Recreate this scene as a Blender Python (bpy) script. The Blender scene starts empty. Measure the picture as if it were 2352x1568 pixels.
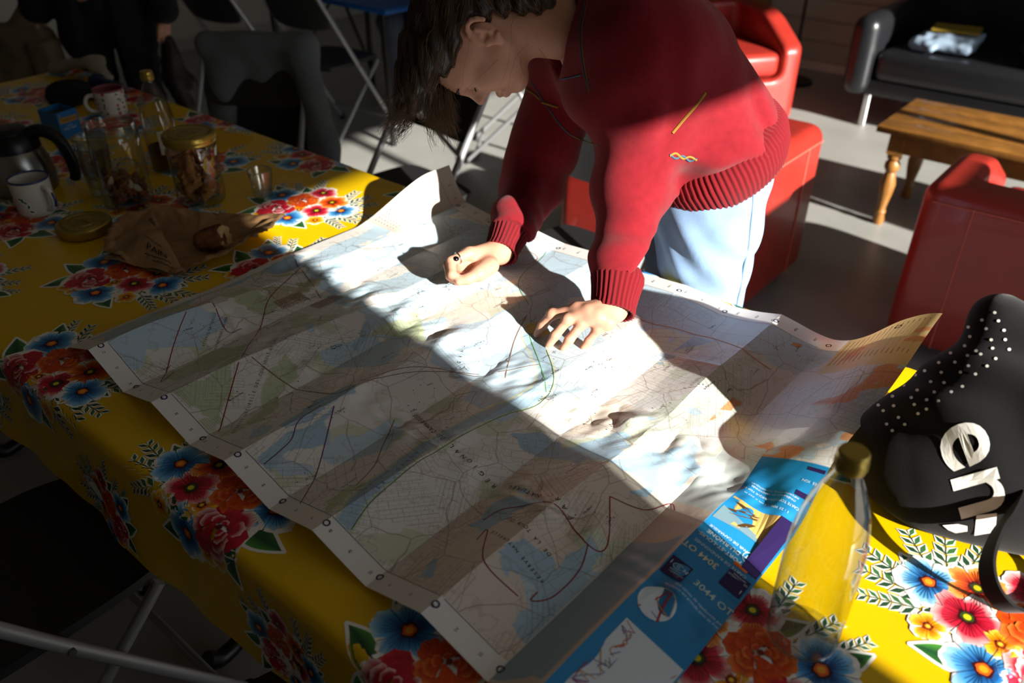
import bpy, bmesh, math, random
import numpy as np
from mathutils import Vector, Matrix
from mathutils.bvhtree import BVHTree
random.seed(7); np.random.seed(7)
scene = bpy.context.scene
COL = scene.collection
# ---------------------------------------------------------------- camera
# World axes: X runs along the long table (towards the glazed wall), Y across it, Z up.
W, H, F, PITCH = 2352., 1568., 1908., 0.577
YAW = math.radians(40)
CY, SY = math.cos(YAW), math.sin(YAW)
CAM = np.array([0., 0., 1.614])
_fw = np.array([0, math.cos(PITCH), -math.sin(PITCH)])
_up = np.array([0, math.sin(PITCH), math.cos(PITCH)])
def rot(p):                       # viewer frame (right, ahead, up) -> room frame
    p = np.asarray(p, float); q = p.copy()
    q[..., 0] = p[..., 0]*CY - p[..., 1]*SY
    q[..., 1] = p[..., 0]*SY + p[..., 1]*CY
    return q
def vray(x, y):
    return _fw + np.array([1., 0, 0])*(x-W/2)/F + _up*(H/2-y)/F
def vat(x, y, z):                 # viewer-frame point at height z
    d = vray(x, y); return CAM + d*(z-CAM[2])/d[2]
def vaty(x, y, Y):                # viewer-frame point at distance Y ahead
    d = vray(x, y); return CAM + d*Y/d[1]
def at(x, y, z): return rot(vat(x, y, z))
def aty(x, y, Y): return rot(vaty(x, y, Y))
cd = bpy.data.cameras.new('camera'); cam = bpy.data.objects.new('camera', cd); COL.objects.link(cam)
cd.sensor_width = 36; cd.lens = 36*F/W; cd.clip_start = .05; cd.clip_end = 200
cam.location = CAM; cam.rotation_euler = (math.pi/2-PITCH, 0, YAW)
cd.dof.use_dof = True; cd.dof.focus_distance = 1.42; cd.dof.aperture_fstop = 3.2
scene.camera = cam
# ---------------------------------------------------------------- light
SUN_EL = math.radians(21); SUN_DIR = np.array([-.9879*math.cos(SUN_EL), .155*math.cos(SUN_EL), -math.sin(SUN_EL)])
sd = bpy.data.lights.new('sun', 'SUN'); sd.energy = 15.0; sd.angle = math.radians(.7); sd.color = (1, .955, .88)
so = bpy.data.objects.new('sun', sd); COL.objects.link(so)
so.location = (8, -1, 5); so.rotation_euler = Vector(SUN_DIR).to_track_quat('-Z', 'Y').to_euler()
wd = bpy.data.worlds.new('sky'); scene.world = wd; wd.use_nodes = True
bg = wd.node_tree.nodes['Background']; bg.inputs[0].default_value = (.78, .88, 1, 1); bg.inputs[1].default_value = 1.6
vs = scene.view_settings; vs.view_transform = 'Standard'; vs.look = 'None'; vs.gamma = 1; vs.use_curve_mapping = False; vs.exposure = 0.1
# a light portal: only tells the renderer where the glazed wall lets daylight in
pd = bpy.data.lights.new('window_portal', 'AREA'); pd.shape = 'RECTANGLE'; pd.size = 2.28; pd.size_y = 4.23
pd.cycles.is_portal = True
po = bpy.data.objects.new('window_portal', pd); COL.objects.link(po)
po.location = (1.97, 2.535, 1.14); po.rotation_euler = (0, math.pi/2, 0)
# ---------------------------------------------------------------- helpers
def link(name, me, mat=None, parent=None):
    o = bpy.data.objects.new(name, me); COL.objects.link(o)
    if mat is not None:
        me.materials.clear()
        for m in (mat if isinstance(mat, (list, tuple)) else [mat]): me.materials.append(m)
    if parent is not None: o.parent = parent
    return o
def mesh(name, V, Fs, smooth=False):
    me = bpy.data.meshes.new(name); me.from_pydata([tuple(map(float, v)) for v in V], [], [tuple(map(int, f)) for f in Fs]); me.update()
    if smooth: me.polygons.foreach_set('use_smooth', np.ones(len(me.polygons), bool))
    return me
def fast_mesh(name, V, Q, smooth=True):
    V = np.asarray(V, np.float32); Q = np.asarray(Q, np.int32); k = Q.shape[1]
    me = bpy.data.meshes.new(name); me.vertices.add(len(V)); me.vertices.foreach_set('co', V.ravel())
    me.loops.add(Q.size); me.loops.foreach_set('vertex_index', Q.ravel())
    me.polygons.add(len(Q)); me.polygons.foreach_set('loop_start', np.arange(0, Q.size, k, dtype=np.int32))
    me.update(calc_edges=True); me.validate()
    if smooth: me.polygons.foreach_set('use_smooth', np.ones(len(me.polygons), bool))
    return me
def setcol(me, C, name='Col'):
    a = me.color_attributes.new(name, 'FLOAT_COLOR', 'POINT'); C = np.asarray(C, np.float32)
    if C.shape[1] == 3: C = np.concatenate([C, np.ones((len(C), 1), np.float32)], 1)
    a.data.foreach_set('color', C.ravel())
def tag(o, label, cat, group=None, kind=None):
    o['label'] = label; o['category'] = cat
    if group: o['group'] = group
    if kind: o['kind'] = kind
    return o
def struct(o, label=None, cat=None):
    o['kind'] = 'structure'
    if label: o['label'] = label
    if cat: o['category'] = cat
    return o
def empty(name, loc=(0, 0, 0), rz=0.):
    o = bpy.data.objects.new(name, None); COL.objects.link(o); o.location = [float(c) for c in loc]; o.rotation_euler = (0, 0, rz); o.empty_display_size = .05
    return o
def copy_tree(o, parent=None):
    c = o.copy(); COL.objects.link(c); c.parent = parent
    for ch in list(o.children): copy_tree(ch, c)
    return c
def srgb(h):
    if isinstance(h, str):
        h = h.lstrip('#'); h = [int(h[i:i+2], 16)/255 for i in (0, 2, 4)]
    return tuple(c/12.92 if c <= .04045 else ((c+.055)/1.055)**2.4 for c in h)
MATS = {}
def mat(name, col=None, rough=.5, metal=0., spec=.5, trans=0., ior=1.45, coat=0., sheen=0., bump=None, var=None, attr=None, sss=0., two=False):
    """Principled material; col sRGB hex; bump=(kind, scale, strength, distance); var=(scale, amount) colour variation; attr: colour attribute."""
    if name in MATS: return MATS[name]
    m = bpy.data.materials.new(name); m.use_nodes = True; nt = m.node_tree; b = nt.nodes['Principled BSDF']
    if col is not None: b.inputs['Base Color'].default_value = (*srgb(col), 1)
    b.inputs['Roughness'].default_value = rough; b.inputs['Metallic'].default_value = metal
    b.inputs['Specular IOR Level'].default_value = spec; b.inputs['Transmission Weight'].default_value = trans; b.inputs['IOR'].default_value = ior
    b.inputs['Coat Weight'].default_value = coat; b.inputs['Sheen Weight'].default_value = sheen
    if sss: b.inputs['Subsurface Weight'].default_value = sss; b.inputs['Subsurface Radius'].default_value = (.012, .005, .003); b.inputs['Subsurface Scale'].default_value = .6
    N = nt.nodes; L = nt.links
    tc = N.new('ShaderNodeTexCoord')
    csock = None
    if attr:
        a = N.new('ShaderNodeAttribute'); a.attribute_name = attr; csock = a.outputs['Color']
    if var:
        nz = N.new('ShaderNodeTexNoise'); nz.inputs['Scale'].default_value = var[0]; nz.inputs['Detail'].default_value = 4
        L.new(tc.outputs['Object'], nz.inputs['Vector'])
        mp = N.new('ShaderNodeMapRange'); mp.inputs[1].default_value = .3; mp.inputs[2].default_value = .7; mp.inputs[3].default_value = 1-var[1]; mp.inputs[4].default_value = 1+var[1]
        L.new(nz.outputs['Fac'], mp.inputs[0])
        mx = N.new('ShaderNodeMix'); mx.data_type = 'RGBA'; mx.blend_type = 'MULTIPLY'; mx.inputs[0].default_value = 1
        if csock is not None: L.new(csock, mx.inputs[6])
        else: mx.inputs[6].default_value = (*srgb(col), 1)
        cb = N.new('ShaderNodeCombineColor')
        for i in range(3): L.new(mp.outputs[0], cb.inputs[i])
        L.new(cb.outputs[0], mx.inputs[7]); csock = mx.outputs[2]
    if csock is not None: L.new(csock, b.inputs['Base Color'])
    if bump:
        kind, sc, st, dist = bump
        if kind == 'noise':
            t = N.new('ShaderNodeTexNoise'); t.inputs['Scale'].default_value = sc; t.inputs['Detail'].default_value = 5; out = t.outputs['Fac']
        elif kind == 'voronoi':
            t = N.new('ShaderNodeTexVoronoi'); t.inputs['Scale'].default_value = sc; out = t.outputs['Distance']
        elif kind == 'wave':
            t = N.new('ShaderNodeTexWave'); t.inputs['Scale'].default_value = sc; out = t.outputs['Fac']
        L.new(tc.outputs['Object'], t.inputs['Vector'])
        bp = N.new('ShaderNodeBump'); bp.inputs['Strength'].default_value = st; bp.inputs['Distance'].default_value = dist
        L.new(out, bp.inputs['Height']); L.new(bp.outputs[0], b.inputs['Normal'])
    MATS[name] = m
    return m
# ---- mesh shapes
def box_data(sx, sy, sz, bev=.0, seg=2, c=(0, 0, 0)):
    bm = bmesh.new(); bmesh.ops.create_cube(bm, size=1)
    for v in bm.verts: v.co = Vector((v.co.x*sx+c[0], v.co.y*sy+c[1], v.co.z*sz+c[2]))
    if bev: bmesh.ops.bevel(bm, geom=bm.edges[:], offset=bev, segments=seg, profile=.5, affect='EDGES')
    return bm
def bm_mesh(name, bm, smooth=False, angle=None):
    me = bpy.data.meshes.new(name); bm.normal_update(); bm.to_mesh(me); bm.free()
    if smooth: me.polygons.foreach_set('use_smooth', np.ones(len(me.polygons), bool))
    if angle: me.set_sharp_from_angle(angle=angle)
    return me
def box(name, lo, hi, m, parent=None, bev=0., seg=2, smooth=False):
    lo = np.array(lo, float); hi = np.array(hi, float); s = hi-lo; c = (lo+hi)/2
    return link(name, bm_mesh(name, box_data(*s, bev=bev, seg=seg, c=c), smooth=smooth or bev > 0, angle=.7 if bev else None), m, parent)
def catmull(P, n=8):
    P = [np.array(p, float) for p in P]; out = []
    for i in range(len(P)-1):
        a = P[max(i-1, 0)]; b = P[i]; c = P[i+1]; d = P[min(i+2, len(P)-1)]
        for t in np.linspace(0, 1, n, endpoint=False):
            out.append(.5*((2*b)+(c-a)*t+(2*a-5*b+4*c-d)*t*t+(3*b-a-3*c+d)*t**3))
    out.append(P[-1]); return np.array(out)
def tube_arrays(P, R, sides=10, cap=True, closed=False):
    P = np.asarray(P, float); n = len(P); R = np.full(n, R) if np.isscalar(R) else np.asarray(R, float)
    T = np.gradient(P, axis=0)
    if closed: T = np.roll(P, -1, 0)-np.roll(P, 1, 0)
    T /= np.linalg.norm(T, axis=1)[:, None]+1e-12
    ref = np.array([0, 0, 1.]) if abs(T[0, 2]) < .9 else np.array([1., 0, 0])
    u = np.cross(T[0], ref); u /= np.linalg.norm(u); V = []; ang = np.linspace(0, 2*math.pi, sides, endpoint=False)
    for i in range(n):
        u = u-T[i]*(u@T[i]); u /= np.linalg.norm(u)+1e-12; w = np.cross(T[i], u)
        V.append(P[i]+R[i]*(np.cos(ang)[:, None]*u+np.sin(ang)[:, None]*w))
    V = np.concatenate(V); Fs = []
    for i in range(n if closed else n-1):
        j = (i+1) % n
        for k in range(sides):
            k2 = (k+1) % sides; Fs.append((i*sides+k, i*sides+k2, j*sides+k2, j*sides+k))
    if cap and not closed:
        Fs.append(tuple(range(sides))[::-1]); Fs.append(tuple((n-1)*sides+k for k in range(sides)))
    return V, Fs
def tube(name, P, R, m, parent=None, sides=10, smooth=True, closed=False):
    V, Fs = tube_arrays(P, R, sides, closed=closed); me = mesh(name, V, Fs, smooth)
    if smooth: me.set_sharp_from_angle(angle=.9)
    return link(name, me, m, parent)
def bent(P, r=.03, n=5):          # polyline with rounded corners
    P = [np.array(p, float) for p in P]; out = [P[0]]
    for i in range(1, len(P)-1):
        a, b, c = P[i-1], P[i], P[i+1]; d1 = (a-b); d2 = (c-b); l1 = np.linalg.norm(d1); l2 = np.linalg.norm(d2); rr = min(r, l1*.45, l2*.45)
        s = b+d1/l1*rr; e = b+d2/l2*rr
        for t in np.linspace(0, 1, n): out.append((1-t)**2*s+2*t*(1-t)*b+t*t*e)
    out.append(P[-1]); return np.array(out)
def lathe_mesh(name, prof, seg=40, smooth=True, sharp=.6, center=(0, 0, 0)):
    prof = np.array(prof, float); n = len(prof); ang = np.linspace(0, 2*math.pi, seg, endpoint=False)
    V = np.stack([np.outer(prof[:, 0], np.cos(ang)), np.outer(prof[:, 0], np.sin(ang)), np.repeat(prof[:, 1][:, None], seg, 1)], -1).reshape(-1, 3)+np.array(center)
    Fs = []
    for i in range(n-1):
        for k in range(seg):
            k2 = (k+1) % seg; Fs.append((i*seg+k, i*seg+k2, (i+1)*seg+k2, (i+1)*seg+k))
    bm = bmesh.new(); vs_ = [bm.verts.new(v) for v in V]
    for f in Fs:
        try: bm.faces.new([vs_[i] for i in f])
        except ValueError: pass
    bmesh.ops.remove_doubles(bm, verts=bm.verts[:], dist=1e-6); bmesh.ops.recalc_face_normals(bm, faces=bm.faces[:])
    return bm_mesh(name, bm, smooth, sharp)
def lathe(name, prof, m, parent=None, seg=40, sharp=.6, center=(0, 0, 0)):
    return link(name, lathe_mesh(name, prof, seg, True, sharp, center), m, parent)
def grid_faces(nu, nv, closed_u=False):
    i = np.arange(nu if closed_u else nu-1); j = np.arange(nv-1); I, J = np.meshgrid(i, j, indexing='ij'); I2 = (I+1) % nu
    return np.stack([I*nv+J, I2*nv+J, I2*nv+J+1, I*nv+J+1], -1).reshape(-1, 4)
def poly_prism(name, pts, z0, z1, m, parent=None, bev=0.):
    bm = bmesh.new(); vs_ = [bm.verts.new((p[0], p[1], z0)) for p in pts]; f = bm.faces.new(vs_)
    r = bmesh.ops.extrude_face_region(bm, geom=[f]); bmesh.ops.translate(bm, vec=(0, 0, z1-z0), verts=[g for g in r['geom'] if isinstance(g, bmesh.types.BMVert)])
    bmesh.ops.recalc_face_normals(bm, faces=bm.faces[:])
    if bev: bmesh.ops.bevel(bm, geom=bm.edges[:], offset=bev, segments=2, profile=.5, affect='EDGES')
    return link(name, bm_mesh(name, bm, bev > 0, .7 if bev else None), m, parent)
# ---- signed-distance modelling (numpy surface nets)
class SDF:
    def __init__(s, lo, hi, h):
        s.lo = np.array(lo, np.float32); s.h = h; s.n = np.ceil((np.array(hi)-np.array(lo))/h).astype(int)+1
        ax = [np.float32(lo[i])+np.float32(h)*np.arange(s.n[i], dtype=np.float32) for i in range(3)]
        s.X, s.Y, s.Z = np.meshgrid(*ax, indexing='ij', sparse=True); s.d = np.full(s.n, 10., np.float32)
    def sphere(s, c, r): return np.sqrt((s.X-c[0])**2+(s.Y-c[1])**2+(s.Z-c[2])**2)-r
    def cone(s, a, b, ra, rb, flat=None):
        a = np.array(a, np.float32); b = np.array(b, np.float32); ba = b-a; L = float(ba@ba)+1e-12
        px, py, pz = s.X-a[0], s.Y-a[1], s.Z-a[2]
        t = np.clip((px*ba[0]+py*ba[1]+pz*ba[2])/L, 0, 1)
        dx, dy, dz = px-t*ba[0], py-t*ba[1], pz-t*ba[2]
        q = dx*dx+dy*dy+dz*dz
        if flat is not None:          # flat=(axis, k): squeeze across axis
            n = np.array(flat[0], np.float32); n /= np.linalg.norm(n); e = dx*n[0]+dy*n[1]+dz*n[2]; q = q+e*e*(1/flat[1]**2-1)
        return np.sqrt(q)-(ra+t*(rb-ra))
    def ell(s, c, r, R=None):
        px, py, pz = s.X-c[0], s.Y-c[1], s.Z-c[2]
        if R is not None:
            R = np.array(R, np.float32); px, py, pz = (R[i, 0]*px+R[i, 1]*py+R[i, 2]*pz for i in range(3))
        k0 = np.sqrt((px/r[0])**2+(py/r[1])**2+(pz/r[2])**2); k1 = np.sqrt((px/r[0]**2)**2+(py/r[1]**2)**2+(pz/r[2]**2)**2)+1e-9
        return k0*(k0-1)/k1
    def rbox(s, c, b, r, R=None):
        px, py, pz = s.X-c[0], s.Y-c[1], s.Z-c[2]
        if R is not None:
            R = np.array(R, np.float32); px, py, pz = (R[i, 0]*px+R[i, 1]*py+R[i, 2]*pz for i in range(3))
        qx, qy, qz = np.abs(px)-b[0]+r, np.abs(py)-b[1]+r, np.abs(pz)-b[2]+r
        return np.sqrt(np.maximum(qx, 0)**2+np.maximum(qy, 0)**2+np.maximum(qz, 0)**2)+np.minimum(np.maximum(qx, np.maximum(qy, qz)), 0)-r
    def plane(s, p, n):
        n = np.array(n, float); n /= np.linalg.norm(n); return (s.X-p[0])*n[0]+(s.Y-p[1])*n[1]+(s.Z-p[2])*n[2]
    def add(s, e, k=0.):
        if k <= 0: s.d = np.minimum(s.d, e); return
        h = np.maximum(k-np.abs(s.d-e), 0)/k; s.d = np.minimum(s.d, e)-h*h*k*.25
    def sub(s, e, k=0.):
        e = -e
        if k <= 0: s.d = np.maximum(s.d, e); return
        h = np.maximum(k-np.abs(s.d-e), 0)/k; s.d = np.maximum(s.d, e)+h*h*k*.25
    def cut(s, e, k=0.): s.sub(-e, k)
    def nets(s):
        d = s.d; n = d.shape; ins = d < 0
        acc = ins[:-1, :-1, :-1].astype(np.int8)
        for o in ((1,0,0),(0,1,0),(0,0,1),(1,1,0),(1,0,1),(0,1,1),(1,1,1)):
            acc = acc+ins[o[0]:n[0]-1+o[0], o[1]:n[1]-1+o[1], o[2]:n[2]-1+o[2]]
        act = (acc > 0) & (acc < 8); I, J, K = np.nonzero(act); m = len(I)
        idx = np.full(act.shape, -1, np.int32); idx[I, J, K] = np.arange(m)
        corners = [(a, b, c) for a in (0, 1) for b in (0, 1) for c in (0, 1)]
        D = {c: d[I+c[0], J+c[1], K+c[2]] for c in corners}
        S = np.zeros((m, 3), np.float32); cnt = np.zeros(m, np.float32)
        for c in corners:
            for ax in range(3):
                if c[ax] == 0:
                    e = list(c); e[ax] = 1; e = tuple(e); d0, d1 = D[c], D[e]; x = (d0 < 0) != (d1 < 0)
                    t = np.where(x, d0/(d0-d1+1e-20), 0)
                    p = np.tile(np.array(c, np.float32), (m, 1)); p[:, ax] = t
                    S += p*x[:, None]; cnt += x
        V = s.lo+s.h*(np.stack([I, J, K], 1)+S/cnt[:, None])
        Q = []
        for ax in range(3):
            o1, o2 = [(1, 2), (2, 0), (0, 1)][ax]
            sl0 = [slice(1, n[i]-1) for i in range(3)]; sl0[ax] = slice(0, n[ax]-1)
            sl1 = list(sl0); sl1[ax] = slice(1, n[ax])
            a = ins[tuple(sl0)]; b = ins[tuple(sl1)]; off = np.array([1, 1, 1]); off[ax] = 0
            for cond, flip in ((a & ~b, False), (~a & b, True)):
                P = np.stack(np.nonzero(cond), 1)+off
                def cell(u1, u2):
                    q = P.copy(); q[:, o1] += u1; q[:, o2] += u2; return idx[q[:, 0], q[:, 1], q[:, 2]]
                f = np.stack([cell(-1, -1), cell(0, -1), cell(0, 0), cell(-1, 0)], 1)
                Q.append(f[:, ::-1] if flip else f)
        Q = np.concatenate(Q); Q = Q[(Q >= 0).all(1)]
        return V, Q
def smooth_verts(V, Q, it=2, lam=.5):
    E = np.concatenate([Q[:, [0, 1]], Q[:, [1, 2]], Q[:, [2, 3]], Q[:, [3, 0]]]); n = len(V)
    deg = np.bincount(np.concatenate([E[:, 0], E[:, 1]]), minlength=n)[:, None].astype(float)+1e-9
    for _ in range(it):
        A = np.stack([np.bincount(E[:, 0], V[E[:, 1], k], n)+np.bincount(E[:, 1], V[E[:, 0], k], n) for k in range(3)], 1)
        V = V*(1-lam)+lam*A/deg
    return V
def vnoise(P, f, seed=0, oct=3):
    rs = np.random.RandomState(seed); out = np.zeros(P.shape[:-1]); amp = 1.
    for o in range(oct):
        for _ in range(4):
            k = rs.normal(size=P.shape[-1]); k /= np.linalg.norm(k); out += amp*np.sin((P@k)*f*(.7+.6*rs.rand())+rs.rand()*6.28)*.5
        f *= 1.9; amp *= .5
    return out
def bvh_of(me, M=None):
    V = np.empty(len(me.vertices)*3, np.float32); me.vertices.foreach_get('co', V); V = V.reshape(-1, 3)
    if M is not None: V = (np.array(M)[:3, :3]@V.T).T+np.array(M)[:3, 3]
    return BVHTree.FromPolygons([Vector(v) for v in V], [tuple(p.vertices) for p in me.polygons])
def text_mesh(s, bold=0., res=2, align='CENTER'):
    cu = bpy.data.curves.new('t', 'FONT'); cu.body = s; cu.resolution_u = res; cu.offset = bold; cu.align_x = align; cu.align_y = 'CENTER'
    o = bpy.data.objects.new('t', cu); COL.objects.link(o); dg = bpy.context.evaluated_depsgraph_get(); dg.update()
    me = o.evaluated_get(dg).to_mesh(); V = np.array([v.co[:] for v in me.vertices]).reshape(-1, 3)[:, :2]; Fs = [tuple(p.vertices) for p in me.polygons]
    bpy.data.objects.remove(o); bpy.data.curves.remove(cu)
    return V, Fs
class Layer:                       # flat printing collected as coloured polygons in a surface's own 2-D coordinates
    def __init__(s): s.V = []; s.F = []; s.C = []; s.O = []
    def add(s, V, Fs, C, off):
        b = len(s.V); V = np.asarray(V, float).reshape(-1, 2); C = np.asarray(C, float)
        if C.ndim == 1: C = np.tile(C, (len(V), 1))
        s.V.extend(V.tolist()); s.C.extend(C.tolist()); s.O.extend([off]*len(V)); s.F.extend([tuple(b+i for i in f) for f in Fs])
    def poly(s, V, C, off): s.add(V, [tuple(range(len(V)))], C, off)
    def line(s, P, w, C, off, n=0):
        P = np.asarray(P, float)
        if n: P = catmull(P, n)
        T = np.gradient(P, axis=0); T /= np.linalg.norm(T, axis=1)[:, None]+1e-12; N = np.stack([-T[:, 1], T[:, 0]], 1)*w/2
        V = np.stack([P-N, P+N], 1).reshape(-1, 2); s.add(V, [(2*i, 2*i+2, 2*i+3, 2*i+1) for i in range(len(P)-1)], C, off)
    def text(s, t, pos, size, ang, C, off, bold=0., align='CENTER'):
        V, Fs = text_mesh(t, bold, align=align); c, si = math.cos(ang), math.sin(ang); V = V*size
        s.add(np.stack([V[:, 0]*c-V[:, 1]*si+pos[0], V[:, 0]*si+V[:, 1]*c+pos[1]], 1), Fs, C, off)
    def build(s, name, fn, m, parent, keep=None):
        V = np.array(s.V); O = np.array(s.O); P = fn(V, O); me = mesh(name, P, s.F); setcol(me, np.array(s.C)); return link(name, me, m, parent)
# ---------------------------------------------------------------- room
X0, X1, Y0, Y1, HC = -6.15, 1.9, -2.6, 6.0, 2.9
m_floor = mat('grey_concrete_floor', '#94948f', rough=.38, spec=.4, bump=('noise', 60, .08, .002), var=(3, .10))
m_wall = mat('painted_wall', '#c6c3b9', rough=.85, bump=('noise', 90, .1, .002), var=(2, .05))
m_wallw = mat('white_plaster', '#c9c6bd', rough=.9)
m_ceil = mat('ceiling_paint', '#b5b2a9', rough=.9)
m_frame = mat('window_frame_grey', '#54575a', rough=.45)
struct(box('floor', (X0-.2, Y0-.2, -.2), (X1+.2, Y1+.2, 0), m_floor), 'polished grey concrete floor of the room', 'floor')
struct(box('ceiling', (X0-.2, Y0-.2, HC), (X1+.2, Y1+.2, HC+.2), m_ceil), 'pale ceiling above the room', 'ceiling')
struct(box('wall_left', (X0-.2, Y0-.2, 0), (X0, Y1+.2, HC), m_wall), 'plain grey wall behind the folding chairs', 'wall')
struct(box('wall_front', (X0, Y0-.2, 0), (X1, Y0, HC), m_wallw), 'plain wall behind the viewer', 'wall')
wb = struct(box('wall_back', (X0, Y1+.02, 0), (X1, Y1+.2, HC), m_wall), 'back wall clad in horizontal boards behind the black sofa', 'wall')
m_plank = mat('wall_plank', '#9a968a', rough=.7, var=(5, .08))
pl = bm_mesh('plank', box_data(X1-X0, .018, .134, bev=.004, seg=1))
for i in range(20):
    o = link('plank', pl, m_plank if i == 0 else None, wb); o.location = ((X0+X1)/2, Y1+.01, .13+.139*i)
struct(box('baseboard_left', (X0, Y0, 0), (X0+.015, Y1, .09), m_ceil), 'low painted baseboard along the grey wall', 'baseboard')
# glazed wall: a wide daylight opening with slim posts, sill and lintel
WA, WB_, WT = .42, 4.65, 2.23
bm = bmesh.new()
for lo, hi in (((X1, Y0-.2, 0), (X1+.2, WA, HC)), ((X1, WB_, 0), (X1+.2, Y1+.2, HC)), ((X1, WA, WT), (X1+.2, WB_, HC))):
    lo = np.array(lo); hi = np.array(hi); r = bmesh.ops.create_cube(bm, size=1)
    for v in r['verts']: v.co = Vector((np.array(v.co)*(hi-lo)+(lo+hi)/2).tolist())
struct(link('wall_right', bm_mesh('wall_right', bm), m_wallw), 'wall with a wide glazed opening that lets in the sun', 'wall')
wn = struct(empty('window_1', (X1+.05, WA, 0)), 'wide glazed doors with slim grey posts', 'window')
for y in (2.05, 3.45): box('post', (0, y-WA-.03, 0), (.06, y-WA+.03, WT), m_frame, wn)
box('sill', (0, 0, 0), (.06, WB_-WA, .05), m_frame, wn)
box('head_rail', (0, 0, WT-.04), (.06, WB_-WA, WT), m_frame, wn)
m_ground = mat('terrace_paving', '#9c978c', rough=.9, var=(1, .1))
bk_ = empty('shade_bookcase', (1.62, 2.28, 0)); tag(bk_, 'low wooden shelf unit by the glazed doors, added unseen to shade the armchairs', 'shade_bookcase'); m_bkc = mat('shade_bookcase_wood', '#6b5030', rough=.6)  # out-of-view shelf unit, added to block sun from the red armchairs
for nm, lo, hi in (('side_panel', (-.14, -.36, 0), (.14, -.335, 1.40)), ('side_panel', (-.14, .335, 0), (.14, .36, 1.40)), ('rear_panel', (.125, -.335, 0), (.14, .335, 1.40)), ('shelf', (-.14, -.335, .06), (.125, .335, .08)), ('shelf', (-.14, -.335, .50), (.125, .335, .52)), ('shelf', (-.14, -.335, .94), (.125, .335, .96)), ('shelf', (-.14, -.335, 1.375), (.125, .335, 1.40))): box(nm, lo, hi, m_bkc, bk_)
bk2 = copy_tree(bk_); bk2.location = (1.62, 3.62, 0); bk2.scale = (1, .66, .86); tag(bk2, 'narrow wooden shelf unit further along the glazed doors, added unseen to shade the floor', 'shade_bookcase')  # scaled copy, added out of view to keep sun off the floor
struct(box('terrace_floor', (X1+.2, -20, -.3), (40, 30, -.06), m_ground), 'pale terrace outside the glazed doors', 'floor')

# ---------------------------------------------------------------- tables
TA0, TA1, TB0, TB1, TZ = -3.4, .055, .377, 1.41, .75
m_wood_dk = mat('table_board', '#5b4630', rough=.6, var=(8, .15))
m_blk = mat('black_iron', '#0d0d0e', rough=.4, spec=.5)
def folding_table(u0, u1, label, legs):
    t = empty('dining_table', ((u0+u1)/2, (TB0+TB1)/2, 0)); tag(t, label, 'table', 'tables under the yellow oilcloth')
    cx, cy = (u0+u1)/2, (TB0+TB1)/2
    box('tabletop', (u0-cx, TB0+.012-cy, .715), (u1-cx, TB1-.012-cy, .747), m_wood_dk, t, bev=.004)
    for lu in legs:
        for ln, s in ((.56, -1), (1.28, 1)):
            P = bent([(lu-cx, ln-cy, .715), (lu-cx, ln-cy, .16), (lu-cx, ln-cy+s*.03, .03), (lu-cx, ln-cy+s*.09, .02), (lu-cx, ln-cy+s*.115, .045)], .04)
            tube('leg', P, np.linspace(.017, .021, len(P)), m_blk, t, sides=10)
        tube('stretcher', [(lu-cx, .56-cy, .45), (lu-cx, 1.28-cy, .45)], .011, m_blk, t, sides=8)
    box('apron', (u0-cx+.03, TB0+.05-cy, .66), (u1-cx-.03, TB0+.075-cy, .715), m_wood_dk, t)
    return t
folding_table(-1.36, TA1-.005, 'dining table with black iron legs under the spread map', (-1.24, -.1))
folding_table(-2.45, -1.365, 'middle dining table with black iron legs under the jars', (-2.33,))
folding_table(TA0+.005, -2.455, 'dining table at the far dark end, under the hat and scarf', (-3.25,))

# ---------------------------------------------------------------- oilcloth
DR = .2
def cloth_pos(A, off=None):
    A = np.asarray(A, float); a, b = A[..., 0], A[..., 1]; r = .016
    def split(s):
        t = np.minimum(s/r, math.pi/2); return r*np.sin(t), r*(1-np.cos(t))+np.maximum(s-r*math.pi/2, 0)
    xo1, xd1 = split(np.maximum(a-TA1, 0)); xo0, xd0 = split(np.maximum(TA0-a, 0))
    yo1, yd1 = split(np.maximum(b-TB1, 0)); yo0, yd0 = split(np.maximum(TB0-b, 0))
    xd = np.maximum(xd0, xd1); yd = np.maximum(yd0, yd1); dr = np.maximum(xd, yd)
    wx = (.010*np.sin(b*17+.5)+.004*np.sin(b*41))*np.minimum(xd/.15, 1)**1.5
    wy = (.006*np.sin(a*11+.8)+.004*np.sin(a*23+2)+.002*np.sin(a*47))*np.minimum(yd/.15, 1)**1.5
    X = np.clip(a, TA0, TA1)+(xo1+wx*(xd1 > 0))-(xo0+wx*(xd0 > 0))+.06*xd1-.06*xd0
    Y = np.clip(b, TB0, TB1)+(yo1+wy*(yd1 > 0))-(yo0+wy*(yd0 > 0))+.08*yd1-.10*yd0
    Z = TZ-dr+.0009*vnoise(np.stack([a, b], -1), 16, 3)*(dr < .005)
    return np.stack([X, Y, Z], -1)
def surf_off(fn, A, O):
    e = 2e-3; P = fn(A); du = fn(A+[e, 0])-P; dv = fn(A+[0, e])-P; N = np.cross(du, dv); N /= np.linalg.norm(N, axis=-1)[..., None]+1e-12
    return P+N*np.asarray(O)[..., None]
aa = np.unique(np.concatenate([np.linspace(TA0-DR, TA0, 16), np.linspace(TA0, TA1, 230), np.linspace(TA1, TA1+DR, 18)]))
bb = np.unique(np.concatenate([np.linspace(TB0-DR, TB0, 20), TB0-np.linspace(0, .03, 8), np.linspace(TB0, TB1, 75), TB1+np.linspace(0, .03, 8), np.linspace(TB1, TB1+DR, 16)]))
A_, B_ = np.meshgrid(aa, bb, indexing='ij')
m_cloth = mat('yellow_oilcloth', '#dfb402', rough=.3, spec=.5, bump=('noise', 900, .12, .0004), var=(7, .03))
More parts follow.
